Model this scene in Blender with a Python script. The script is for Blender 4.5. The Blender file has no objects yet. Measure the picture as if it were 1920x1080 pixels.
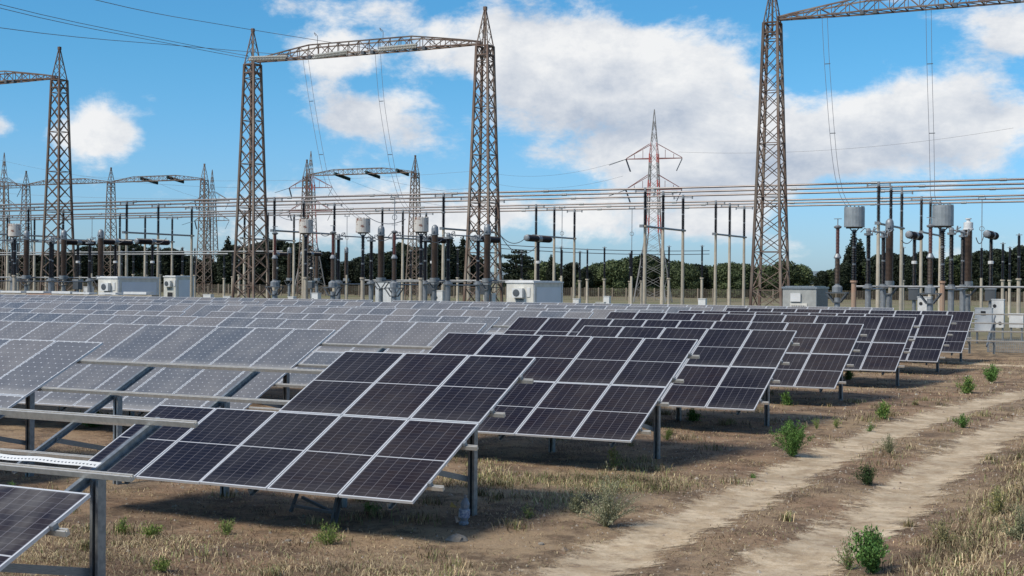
import bpy, math, random
import numpy as np
from mathutils import Vector, Matrix, noise
from math import sin, cos, tan, atan, radians as RAD, pi

random.seed(7); rng = np.random.default_rng(7)
S = bpy.context.scene
COL = S.collection

# ------------------------------------------------------------------ camera
FPX, PIT, ROLL, YAW, CAMH = 2555.0, -0.005, 0.0075, -0.4642, 3.62
R0 = Vector((cos(YAW), -sin(YAW), 0)); F0 = Vector((sin(YAW), cos(YAW), 0)); U0 = Vector((0, 0, 1))
Fw = F0*cos(PIT) + U0*sin(PIT); Up = -F0*sin(PIT) + U0*cos(PIT)
Rc = R0*cos(ROLL) + Up*sin(ROLL); Uc = Up*cos(ROLL) - R0*sin(ROLL)
cam = bpy.data.cameras.new('camera'); camo = bpy.data.objects.new('camera', cam); COL.objects.link(camo)
cam.sensor_width = 36; cam.lens = FPX*36/1920; cam.clip_start = .5; cam.clip_end = 20000
camo.matrix_world = Matrix.Translation((0, 0, CAMH)) @ Matrix((Rc, Uc, -Fw)).transposed().to_4x4()
S.camera = camo

def ray(x, y): return Fw + Rc*((x-960)/FPX) - Uc*((y-540)/FPX)
def at(x, y, Y):                      # world point at distance Y north seen towards x, y of the photograph
    d = ray(x, y); p = d*(Y/d.y); return Vector((p.x, p.y, p.z+CAMH))
def X_(x, Y): return at(x, 528, Y).x
def gnd(x, y):
    d = ray(x, y); t = -CAMH/d.z; return Vector((d.x*t, d.y*t, 0))

# ------------------------------------------------------------------ world and sun
SUN_EL, SUN_AZ = RAD(47), RAD(208)    # azimuth clockwise from north (+Y)
W = bpy.data.worlds.new('World'); S.world = W; W.use_nodes = True
nt = W.node_tree; nt.nodes.clear()
def N(t, ty, **kw):
    n = t.nodes.new(ty)
    for k, v in kw.items(): setattr(n, k, v)
    return n
def math_(t, op, a, b=None, c=None, clamp=False):
    n = N(t, 'ShaderNodeMath', operation=op); n.use_clamp = clamp
    for i, v in enumerate((a, b, c)):
        if v is None: continue
        if isinstance(v, (int, float)): n.inputs[i].default_value = v
        else: t.links.new(v, n.inputs[i])
    return n.outputs[0]
def sstep(t, v, a, b, lo=0., hi=1.):
    n = N(t, 'ShaderNodeMapRange', interpolation_type='SMOOTHSTEP')
    t.links.new(v, n.inputs[0])
    for i, q in enumerate((a, b, lo, hi)): n.inputs[1+i].default_value = q
    return n.outputs[0]
def mixc(t, f, a, b, bt='MIX'):
    n = N(t, 'ShaderNodeMix', data_type='RGBA', blend_type=bt)
    for i, v in ((0, f), (6, a), (7, b)):
        if isinstance(v, (int, float)): n.inputs[i].default_value = v
        elif isinstance(v, tuple): n.inputs[i].default_value = (*v, 1)
        else: t.links.new(v, n.inputs[i])
    return n.outputs[2]
BLOBS = [(960, 95, 330, 60, .55), (1180, 130, 230, 75, .6), (1000, 190, 260, 60, .4), (640, 95, 70, 55, .35), (650, 225, 75, 45, .55),
         (760, 250, 110, 50, .35), (1330, 260, 190, 90, .45), (1230, 300, 300, 50, .3), (1700, 215, 170, 60, .6), (1850, 200, 110, 60, .5),
         (1580, 290, 260, 60, .5), (165, 235, 62, 42, .52), (215, 250, 50, 34, .35), (120, 265, 50, 24, .2), (-5, 232, 26, 20, .6), (560, 12, 90, 22, .45), (720, 18, 60, 26, .35),
         (1890, 60, 60, 55, .5), (770, 400, 270, 52, .62), (560, 400, 110, 36, .35), (1000, 392, 160, 30, .2), (1490, 455, 60, 24, .3), (1345, 425, 140, 34, .42),
         (1430, 330, 120, 50, .25), (1480, 60, 60, 40, .1),
         (870, 165, 55, 34, -.45), (1040, 345, 110, 22, -.35), (1560, 110, 110, 55, -.5), (330, 110, 230, 110, -.5), (400, 300, 180, 60, -.3),
         (700, 152, 60, 20, -.3), (1700, 430, 220, 40, -.3), (1000, 455, 160, 26, -.2), (1680, 60, 90, 40, -.3), (850, 5, 60, 20, -.2), (150, 420, 180, 60, -.3)]
gf = bpy.data.node_groups.new('cloud_noise', 'ShaderNodeTree')
gf.interface.new_socket('dir', in_out='INPUT', socket_type='NodeSocketVector')
gf.interface.new_socket('noise', in_out='OUTPUT', socket_type='NodeSocketFloat')
gi = N(gf, 'NodeGroupInput'); go_ = N(gf, 'NodeGroupOutput')
mp = N(gf, 'ShaderNodeMapping'); mp.inputs['Scale'].default_value = (10, 10, 17); gf.links.new(gi.outputs[0], mp.inputs[0])
nz = N(gf, 'ShaderNodeTexNoise'); nz.inputs['Scale'].default_value = 1.0; nz.inputs['Detail'].default_value = 8; nz.inputs['Roughness'].default_value = .64
nz.inputs['Distortion'].default_value = .15
gf.links.new(mp.outputs[0], nz.inputs['Vector']); gf.links.new(nz.outputs[0], go_.inputs[0])
tc = N(nt, 'ShaderNodeTexCoord'); sky = N(nt, 'ShaderNodeTexSky', sky_type='NISHITA')
sky.sun_disc = False; sky.sun_elevation = SUN_EL; sky.sun_rotation = SUN_AZ
sky.air_density = 1.3; sky.dust_density = .35; sky.ozone_density = 3.2; sky.altitude = 20
DIR = tc.outputs['Generated']
g1 = N(nt, 'ShaderNodeGroup'); g1.node_tree = gf; nt.links.new(DIR, g1.inputs[0])
off = N(nt, 'ShaderNodeVectorMath', operation='ADD'); off.inputs[1].default_value = (-.010, -.006, .022); nt.links.new(DIR, off.inputs[0])
g2 = N(nt, 'ShaderNodeGroup'); g2.node_tree = gf; nt.links.new(off.outputs[0], g2.inputs[0])
sp = N(nt, 'ShaderNodeSeparateXYZ'); nt.links.new(DIR, sp.inputs[0])
az = math_(nt, 'ARCTAN2', sp.outputs[0], sp.outputs[1]); el = math_(nt, 'ARCSINE', sp.outputs[2])
mp2 = N(nt, 'ShaderNodeMapping'); mp2.inputs['Scale'].default_value = (2.2, 2.2, 4.5); nt.links.new(DIR, mp2.inputs[0])
nz2 = N(nt, 'ShaderNodeTexNoise'); nz2.inputs['Scale'].default_value = 1.0; nz2.inputs['Detail'].default_value = 2; nt.links.new(mp2.outputs[0], nz2.inputs['Vector'])
def blob(acc, bx, by, rx, ry, am):
    d = ray(bx, by).normalized(); a0 = math.atan2(d.x, d.y); e0 = math.asin(d.z)
    u = math_(nt, 'MULTIPLY', math_(nt, 'SUBTRACT', az, a0), FPX/rx); v = math_(nt, 'MULTIPLY', math_(nt, 'SUBTRACT', el, e0), FPX/ry)
    q = math_(nt, 'MULTIPLY_ADD', u, u, math_(nt, 'MULTIPLY', v, v))
    return math_(nt, 'MULTIPLY_ADD', math_(nt, 'POWER', .42, q), am, acc)
acc = math_(nt, 'MULTIPLY_ADD', g1.outputs[0], 2.5, -1.25)
acc = math_(nt, 'ADD', acc, math_(nt, 'MULTIPLY_ADD', nz2.outputs[0], .5, -.33))
acc = math_(nt, 'ADD', acc, sstep(nt, sp.outputs[2], .28, .6, 0, .08))   # more broken cloud overhead
for b_ in BLOBS: acc = blob(acc, *b_)
mask = math_(nt, 'MULTIPLY', sstep(nt, acc, -.05, .46), .96)
sh = math_(nt, 'MULTIPLY_ADD', math_(nt, 'SUBTRACT', g1.outputs[0], g2.outputs[0]), 2.6, .62)
for b_ in ((1120, 240, 230, 40, -.5), (1330, 335, 260, 40, -.3), (1760, 300, 200, 45, -.3), (980, 90, 330, 45, .3), (1720, 170, 180, 30, .35), (900, 300, 150, 40, -.2), (190, 225, 60, 30, .2)): sh = blob(sh, *b_)
sh = math_(nt, 'ADD', sh, sstep(nt, acc, .5, .15, 0, .22))
lit = math_(nt, 'ADD', sh, 0, clamp=True)
ccol = mixc(nt, lit, (2.85, 3.2, 3.8), (5.4, 5.4, 5.4))
tcol = mixc(nt, sstep(nt, sp.outputs[2], .0, .19), (.34, .545, .965), (.225, .535, .76))
tcol = mixc(nt, sstep(nt, sp.outputs[2], .22, .7), tcol, (.52, .60, .68))
tint = mixc(nt, 1.0, sky.outputs[0], tcol, 'MULTIPLY')
fin = mixc(nt, mask, tint, ccol)
bg = N(nt, 'ShaderNodeBackground'); bg.inputs[1].default_value = .13; nt.links.new(fin, bg.inputs[0])
wo = N(nt, 'ShaderNodeOutputWorld'); nt.links.new(bg.outputs[0], wo.inputs[0])
sl = bpy.data.lights.new('sun', 'SUN'); sl.energy = 3.0; sl.angle = RAD(17); sl.color = (1, .93, .82)
so = bpy.data.objects.new('sun', sl); COL.objects.link(so)
sd = Vector((sin(SUN_AZ)*cos(SUN_EL), cos(SUN_AZ)*cos(SUN_EL), sin(SUN_EL)))
so.rotation_euler = (-sd).to_track_quat('-Z', 'Y').to_euler()
S.view_settings.view_transform = 'Standard'; S.view_settings.look = 'None'; S.view_settings.gamma = 1
S.view_settings.exposure = 0.38; S.view_settings.use_curve_mapping = False

# ------------------------------------------------------------------ helpers
MATS = {}
def mat(name, col, rough=.6, metal=0., var=.0, scale=8., col2=None, bump=0., bscale=30., spec=.5, rnd=0., detail=5, lo=.35, hi=.65):
    m = bpy.data.materials.new(name); m.use_nodes = True; t = m.node_tree; b = t.nodes['Principled BSDF']
    b.inputs['Roughness'].default_value = rough; b.inputs['Metallic'].default_value = metal; b.inputs['Specular IOR Level'].default_value = spec
    c = N(t, 'ShaderNodeRGB'); c.outputs[0].default_value = (*col, 1); out = c.outputs[0]
    g = N(t, 'ShaderNodeTexCoord')
    if col2 or var:
        n = N(t, 'ShaderNodeTexNoise'); n.inputs['Scale'].default_value = scale; n.inputs['Detail'].default_value = detail
        t.links.new(g.outputs['Object'], n.inputs['Vector'])
        out = mixc(t, sstep(t, n.outputs[0], lo, hi), out, tuple(col2) if col2 else tuple(x*(1-var) for x in col))
    if rnd:
        oi = N(t, 'ShaderNodeObjectInfo')
        hs = N(t, 'ShaderNodeHueSaturation'); t.links.new(out, hs.inputs['Color'])
        t.links.new(math_(t, 'MULTIPLY_ADD', oi.outputs['Random'], rnd*2, 1-rnd), hs.inputs['Value']); out = hs.outputs[0]
    t.links.new(out, b.inputs['Base Color'])
    if bump:
        n = N(t, 'ShaderNodeTexNoise'); n.inputs['Scale'].default_value = bscale; n.inputs['Detail'].default_value = 4; t.links.new(g.outputs['Object'], n.inputs['Vector'])
        bp = N(t, 'ShaderNodeBump'); bp.inputs['Strength'].default_value = bump; bp.inputs['Distance'].default_value = .02
        t.links.new(n.outputs[0], bp.inputs['Height']); t.links.new(bp.outputs[0], b.inputs['Normal'])
    MATS[name] = m; return m

class MB:
    def __init__(s): s.v = []; s.f = []; s.m = []
    def add(s, vs, fs, mi=0):
        o = len(s.v); s.v += [tuple(v) for v in vs]; s.f += [tuple(i+o for i in f) for f in fs]; s.m += [mi]*len(fs); return s
    def box(s, x0, x1, y0, y1, z0, z1, mi=0, T=None):
        vs = [Vector(v) for v in ((x0,y0,z0),(x1,y0,z0),(x1,y1,z0),(x0,y1,z0),(x0,y0,z1),(x1,y0,z1),(x1,y1,z1),(x0,y1,z1))]
        if T: vs = [T @ v for v in vs]
        return s.add(vs, [(0,3,2,1),(4,5,6,7),(0,1,5,4),(1,2,6,5),(2,3,7,6),(3,0,4,7)], mi)
    def bar(s, p, q, w, h=None, mi=0):
        p = Vector(p); q = Vector(q); T = frame_(p, q); return s.box(-w/2, w/2, -(h or w)/2, (h or w)/2, 0, (q-p).length, mi, T)
    def tube(s, pts, r, n=6, mi=0, r2=None):
        pts = [Vector(p) for p in pts]; vs = []; fs = []
        for i, p in enumerate(pts):
            d = (pts[min(i+1, len(pts)-1)] - pts[max(i-1, 0)]).normalized()
            a = Vector((0, 0, 1)) if abs(d.z) < .9 else Vector((1, 0, 0))
            u = d.cross(a).normalized(); w = d.cross(u)
            rr = r if r2 is None else r + (r2-r)*i/(len(pts)-1)
            vs += [p + (u*cos(2*pi*k/n) + w*sin(2*pi*k/n))*rr for k in range(n)]
            if i:
                b = (i-1)*n; fs += [(b+k, b+(k+1) % n, b+n+(k+1) % n, b+n+k) for k in range(n)]
        fs += [tuple(range(n))[::-1], tuple(range(len(vs)-n, len(vs)))]
        return s.add(vs, fs, mi)
    def lathe(s, prof, n=8, base=(0, 0, 0), mi=0, axis=None):
        vs = []; fs = []; bx = Vector(base)
        T = frame_(Vector((0, 0, 0)), Vector(axis)) if axis else None
        for (r, z) in prof:
            for k in range(n):
                v = Vector((r*cos(2*pi*k/n), r*sin(2*pi*k/n), z))
                vs.append(bx + (T @ v if T else v))
        for i in range(len(prof)-1):
            b = i*n; fs += [(b+k, b+(k+1) % n, b+n+(k+1) % n, b+n+k) for k in range(n)]
        fs += [tuple(range(n))[::-1], tuple(range(len(vs)-n, len(vs)))]
        return s.add(vs, fs, mi)
    def mesh(s, name, mats, smooth=False):
        me = bpy.data.meshes.new(name); me.from_pydata(s.v, [], s.f)
        for m in (mats if isinstance(mats, (list, tuple)) else [mats]): me.materials.append(m)
        me.polygons.foreach_set('material_index', s.m)
        if smooth: me.polygons.foreach_set('use_smooth', [True]*len(s.f))
        me.update()
        if smooth: me.set_sharp_from_angle(angle=RAD(35))
        return me
    def build(s, name, mats, parent=None, loc=None, smooth=False):
        return put(name, s.mesh(name, mats, smooth), parent, loc)
def frame_(p, q):
    d = (q-p).normalized(); a = Vector((0, 0, 1)) if abs(d.z) < .95 else Vector((1, 0, 0))
    u = a.cross(d).normalized(); v = d.cross(u)
    return Matrix.Translation(p) @ Matrix((u, v, d)).transposed().to_4x4()
def put(name, me, parent=None, loc=None, rot=None, scale=None):
    o = bpy.data.objects.new(name, me); COL.objects.link(o)
    if parent: o.parent = parent
    if loc is not None: o.location = loc
    if rot is not None: o.rotation_euler = rot
    if scale is not None: o.scale = scale
    return o
def tag(o, label=None, cat=None, group=None, kind=None):
    for k, v in (('label', label), ('category', cat), ('group', group), ('kind', kind)):
        if v: o[k] = v
    return o
def thing(name, loc, label, cat, group=None, rz=0):
    o = bpy.data.objects.new(name, None); COL.objects.link(o); o.location = loc; o.rotation_euler = (0, 0, rz); o.empty_display_size = .2
    return tag(o, label, cat, group)
def structure(o): o['kind'] = 'structure'; return o
def copy_thing(o, parent=None):
    c = o.copy(); COL.objects.link(c)
    if parent: c.parent = parent
    for ch in o.children: copy_thing(ch, c)
    return c
BAR = {}
def unitbar(m):
    if m.name not in BAR: BAR[m.name] = MB().box(-.5, .5, -.5, .5, 0, 1).mesh('bar', m)
    return BAR[m.name]
def bar(name, m, p, q, w, h, parent):
    p = Vector(p); q = Vector(q); o = put(name, unitbar(m), parent)
    o.matrix_local = frame_(p, q) @ Matrix.Diagonal((w, h, (q-p).length, 1)); return o
ORD = ['first', 'second', 'third', 'fourth', 'fifth', 'sixth', 'seventh', 'eighth', 'ninth', 'tenth', 'eleventh', 'twelfth', 'thirteenth', 'fourteenth',
       'fifteenth', 'sixteenth', 'seventeenth', 'eighteenth', 'nineteenth', 'twentieth', 'twenty-first', 'twenty-second', 'twenty-third', 'twenty-fourth']

TENS = ['', '', 'twenty', 'thirty', 'forty', 'fifty', 'sixty', 'seventy', 'eighty']
def ordw(n):      # 1-based
    if n <= 19: return ORD[n-1]
    t, u = divmod(n, 10); return (TENS[t][:-1]+'ieth') if u == 0 else TENS[t]+'-'+ORD[u-1]
galv = mat('galvanised', (.30, .325, .34), .42, .55, col2=(.21, .23, .245), scale=14)
alu = mat('rail_aluminium', (.60, .575, .52), .38, .45, var=.15, scale=20)
frm = mat('panel_frame', (.66, .67, .68), .38, .25, var=.06, scale=10)
rust = mat('rusty_lattice', (.125, .08, .06), .8, .1, col2=(.215, .175, .14), scale=.5, rnd=.3)
rustp = mat('rust_patches', (.20, .10, .075), .9, 0, col2=(.54, .51, .46), scale=2.6, lo=.36, hi=.47)
porc = mat('black_porcelain', (.016, .013, .016), .32, 0, spec=.35)
porcb = mat('brown_porcelain', (.10, .065, .045), .4, 0, var=.2, scale=5)
porcr = mat('red_brown_porcelain', (.13, .045, .035), .3, 0)
conc = mat('concrete_pole', (.50, .44, .35), .85, 0, col2=(.40, .35, .275), scale=1.2, rnd=.14)
concr = mat('rusty_pole', (.36, .225, .155), .85, 0, col2=(.34, .25, .18), scale=2)
steel = mat('grey_steel', (.27, .285, .295), .5, .35, var=.25, scale=4)
dsteel = mat('dark_steel', (.09, .10, .11), .55, .3)
white = mat('white_paint', (.68, .685, .67), .55, 0, var=.12, scale=2)
cream = mat('cream_paint', (.66, .64, .57), .6, 0, var=.15, scale=2)
bluew = mat('pale_blue_panel', (.66, .69, .73), .5, 0, var=.04, scale=1)
tubem = mat('bus_tube', (.17, .155, .155), .45, .5, var=.15, scale=.6)
wire = mat('wire', (.16, .155, .16), .5, .4)
glassins = mat('pale_glass_discs', (.46, .45, .40), .3, 0)
greenins = mat('dark_green_discs', (.03, .06, .06), .3, 0)
black = mat('black_hole', (.02, .02, .022), .7)
redp = mat('red_paint', (.42, .07, .05), .6); whp = mat('white_mast_paint', (.62, .62, .60), .6)
greyp = mat('weathered_mast', (.21, .20, .19), .7); dredp = mat('faded_red', (.22, .09, .08), .7)
tin = mat('grey_can', (.34, .365, .37), .5, .35, col2=(.27, .295, .30), scale=2.5)

# ------------------------------------------------------------------ ground
def trackx(k, y):
    if k == 0: return np.interp(y, [0, 17, 28, 34.6, 41.6, 48.2, 56, 64, 75, 110], [-6.9, -6.85, -6.85, -6.6, -6.1, -5.1, -3.2, -.6, 4, 20])
    return np.interp(y, [0, 16, 22, 27, 32.7, 38.4, 46, 54, 64, 110], [-4.8, -4.65, -4.4, -4.5, -4.4, -4.0, -2.6, -.3, 3.5, 22])
def near_track(x, y): return min(abs(x-trackx(0, y)), abs(x-trackx(1, y)))
def sst(a, b, v):
    t = min(1, max(0, (v-a)/(b-a))); return t*t*(3-2*t)
def gh(x, y):
    if not (-60 < x < 25 and -5 < y < 110): return 0.
    e = min(1, (x+60)/6, (25-x)/6, (y+5)/4, (110-y)/10)
    d = near_track(x, y); r = sst(.5, 1.6, d)
    z = noise.noise(Vector((x*.35, y*.35, 0)))*.06 + r*(noise.noise(Vector((x*1.7, y*1.7, 3)))*.035 + noise.noise(Vector((x*4.3, y*4.3, 5)))*.02)
    z -= .05*(1-sst(.2, .9, d))
    z += .42*sst(-3.7, -1.2, x)*(1-sst(24, 36, y))
    return z*e
def axis_(a, b, st, far):
    n = int(round((b-a)/st)); c = [a+i*st for i in range(n+1)]; lo = []; hi = []; s = st*2; x = a; y = b
    while x > -far: x -= s; lo.append(x); y += s; hi.append(y); s *= 1.35
    return lo[::-1]+c+hi
gx = axis_(-48, 10, .22, 7000); gy = axis_(4, 84, .22, 7000)
nx, ny = len(gx), len(gy)
co = np.zeros((ny*nx, 3)); XX, YY = np.meshgrid(gx, gy); co[:, 0] = XX.ravel(); co[:, 1] = YY.ravel()
co[:, 2] = [gh(x, y) if (-60 < x < 25 and -5 < y < 110) else 0 for x, y in zip(co[:, 0], co[:, 1])]
i = (np.arange(ny-1)[:, None]*nx + np.arange(nx-1)[None]).ravel()
faces = np.stack([i, i+1, i+nx+1, i+nx], 1)
def np_mesh(name, verts, loops, per, m, smooth=True):
    me = bpy.data.meshes.new(name); me.vertices.add(len(verts)); me.vertices.foreach_set('co', np.ascontiguousarray(verts, dtype=np.float32).ravel())
    nf = len(loops)//per; me.loops.add(len(loops)); me.loops.foreach_set('vertex_index', np.ascontiguousarray(loops, dtype=np.int32))
    me.polygons.add(nf); me.polygons.foreach_set('loop_start', np.arange(nf, dtype=np.int32)*per)
    me.update(calc_edges=True); me.materials.append(m)
    if smooth: me.polygons.foreach_set('use_smooth', np.ones(nf, dtype=bool))
    return me
def ground_mat():
    m = bpy.data.materials.new('dry_soil'); m.use_nodes = True; t = m.node_tree; b = t.nodes['Principled BSDF']; b.inputs['Roughness'].default_value = .95
    b.inputs['Specular IOR Level'].default_value = .15
    g = N(t, 'ShaderNodeNewGeometry')
    def nz(sc, det=6, ro=.6, stretch=None):
        n = N(t, 'ShaderNodeTexNoise'); n.inputs['Scale'].default_value = sc; n.inputs['Detail'].default_value = det; n.inputs['Roughness'].default_value = ro
        if stretch:
            k = N(t, 'ShaderNodeMapping'); k.inputs['Scale'].default_value = stretch; t.links.new(g.outputs['Position'], k.inputs[0]); t.links.new(k.outputs[0], n.inputs['Vector'])
        else: t.links.new(g.outputs['Position'], n.inputs['Vector'])
        return n.outputs[0]
    big, mid, fine, ff = nz(.16, 4), nz(1.1, 6, .65), nz(9, 6, .7), nz(38, 4, .7, (1, 1, 1))
    c = mixc(t, sstep(t, big, .38, .62), (.27, .17, .105), (.34, .245, .15))
    c = mixc(t, math_(t, 'MULTIPLY', sstep(t, nz(.45, 6, .7), .47, .62), .75), c, (.14, .095, .065))
    c = mixc(t, math_(t, 'MULTIPLY', sstep(t, mid, .47, .62), .8), c, (.11, .075, .05))
    c = mixc(t, math_(t, 'MULTIPLY', sstep(t, mid, .50, .30), .55), c, (.34, .25, .165))
    c = mixc(t, math_(t, 'MULTIPLY', sstep(t, fine, .52, .72), .75), c, (.36, .275, .18))
    c = mixc(t, math_(t, 'MULTIPLY', sstep(t, fine, .46, .28), .75), c, (.075, .05, .035))
    c = mixc(t, math_(t, 'MULTIPLY', sstep(t, nz(4.2, 6, .7), .55, .70), .55), c, (.40, .25, .155))
    c = mixc(t, math_(t, 'MULTIPLY', sstep(t, ff, .56, .72), .6), c, (.46, .38, .27))
    c = mixc(t, math_(t, 'MULTIPLY', sstep(t, ff, .44, .30), .7), c, (.05, .035, .025))
    sp_ = N(t, 'ShaderNodeSeparateXYZ'); t.links.new(g.outputs['Position'], sp_.inputs[0])
    far = sstep(t, sp_.outputs[1], 66, 105); patch = nz(.05, 5, .6, (1, .35, 1))
    fc = mixc(t, sstep(t, patch, .4, .6), (.21, .185, .115), (.15, .16, .075))
    fc = mixc(t, math_(t, 'MULTIPLY', sstep(t, nz(1.6, 5, .7), .4, .65), .6), fc, (.24, .19, .13))
    c = mixc(t, far, c, fc)
    t.links.new(c, b.inputs['Base Color'])
    h = math_(t, 'ADD', math_(t, 'MULTIPLY', fine, .5), math_(t, 'MULTIPLY', ff, .25))
    bp = N(t, 'ShaderNodeBump'); bp.inputs['Strength'].default_value = .8; bp.inputs['Distance'].default_value = .09
    t.links.new(h, bp.inputs['Height']); t.links.new(bp.outputs[0], b.inputs['Normal'])
    return m
GM = ground_mat()
structure(put('ground', np_mesh('ground', co, faces.ravel(), 4, GM)))

def track_mat():
    m = bpy.data.materials.new('pale_track_dust'); m.use_nodes = True; t = m.node_tree; b = t.nodes['Principled BSDF']; b.inputs['Roughness'].default_value = .95
    b.inputs['Specular IOR Level'].default_value = .15
    g = N(t, 'ShaderNodeNewGeometry'); a = N(t, 'ShaderNodeAttribute', attribute_name='across')
    def nz(sc, det=6, ro=.65):
        n = N(t, 'ShaderNodeTexNoise'); n.inputs['Scale'].default_value = sc; n.inputs['Detail'].default_value = det; n.inputs['Roughness'].default_value = ro
        t.links.new(g.outputs['Position'], n.inputs['Vector']); return n.outputs[0]
    c = mixc(t, sstep(t, nz(1.9), .42, .58), (.53, .405, .265), (.67, .54, .375))
    c = mixc(t, math_(t, 'MULTIPLY', sstep(t, nz(16), .52, .68), .7), c, (.66, .56, .43))
    c = mixc(t, math_(t, 'MULTIPLY', sstep(t, nz(24), .42, .26), .7), c, (.19, .14, .10))
    c = mixc(t, math_(t, 'MULTIPLY', sstep(t, nz(5), .48, .32), .6), c, (.30, .21, .145))
    t.links.new(c, b.inputs['Base Color'])
    e = math_(t, 'ADD', a.outputs['Fac'], math_(t, 'ADD', math_(t, 'MULTIPLY_ADD', nz(1.4, 8, .7), 2.0, -1.0), math_(t, 'MULTIPLY_ADD', nz(12, 4, .7), .7, -.35)))
    al = sstep(t, e, .84, .42)
    t.links.new(math_(t, 'MULTIPLY', al, math_(t, 'MULTIPLY_ADD', sstep(t, nz(.7, 8, .75), .35, .6), -.32, .95)), b.inputs['Alpha'])
    bp = N(t, 'ShaderNodeBump'); bp.inputs['Strength'].default_value = .6; bp.inputs['Distance'].default_value = .04
    t.links.new(nz(22), bp.inputs['Height']); t.links.new(bp.outputs[0], b.inputs['Normal'])
    return m
TM = track_mat()
def strip(name, cx, y0, y1, hw, along='y'):
    vs = []; fs = []; at_ = []; nn = 15; ys = np.arange(y0, y1, .3)
    for j, y in enumerate(ys):
        for k in range(nn):
            u = -1 + 2*k/(nn-1)
            if along == 'y': px, py = float(cx(y))+u*hw, float(y)
            else: px, py = float(y), float(cx(y))+u*hw
            vs.append((px, py, gh(px, py)+.014)); at_.append(abs(u))
            if j and k: q = j*nn+k; fs.append((q-nn-1, q-nn, q, q-1) if along == 'y' else (q-nn-1, q-1, q, q-nn))
    me = bpy.data.meshes.new(name); me.from_pydata(vs, [], fs); me.materials.append(TM)
    A = me.attributes.new('across', 'FLOAT', 'POINT'); A.data.foreach_set('value', at_); me.update()
    return structure(put(name, me))
strip('wheel_track', lambda y: trackx(0, y), 6, 74, .88)
strip('wheel_track', lambda y: trackx(1, y), 6, 74, .88)
strip('crossing_path', lambda x: 65.2-.5*(x+9)*.8+.3*sin(x), -13, 12, 1.5, 'x')
# distant ridge seen in a gap between the trees
hv = []; hf = []
for k in range(90):
    x = -5200+k*110; z = 38+22*noise.noise(Vector((k*.12, 2, 0)))+6*noise.noise(Vector((k*.5, 7, 0)))
    hv += [(x, 4300+6*k, -2), (x, 4420+6*k, z), (x, 4900+6*k, -2)]
    if k: b_ = 3*k; hf += [(b_-3, b_, b_+1, b_-2), (b_-2, b_+1, b_+2, b_-1)]
me = bpy.data.meshes.new('hills'); me.from_pydata(hv, [], hf); me.materials.append(mat('far_hills', (.13, .17, .19), .95)); structure(put('hills', me))

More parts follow.
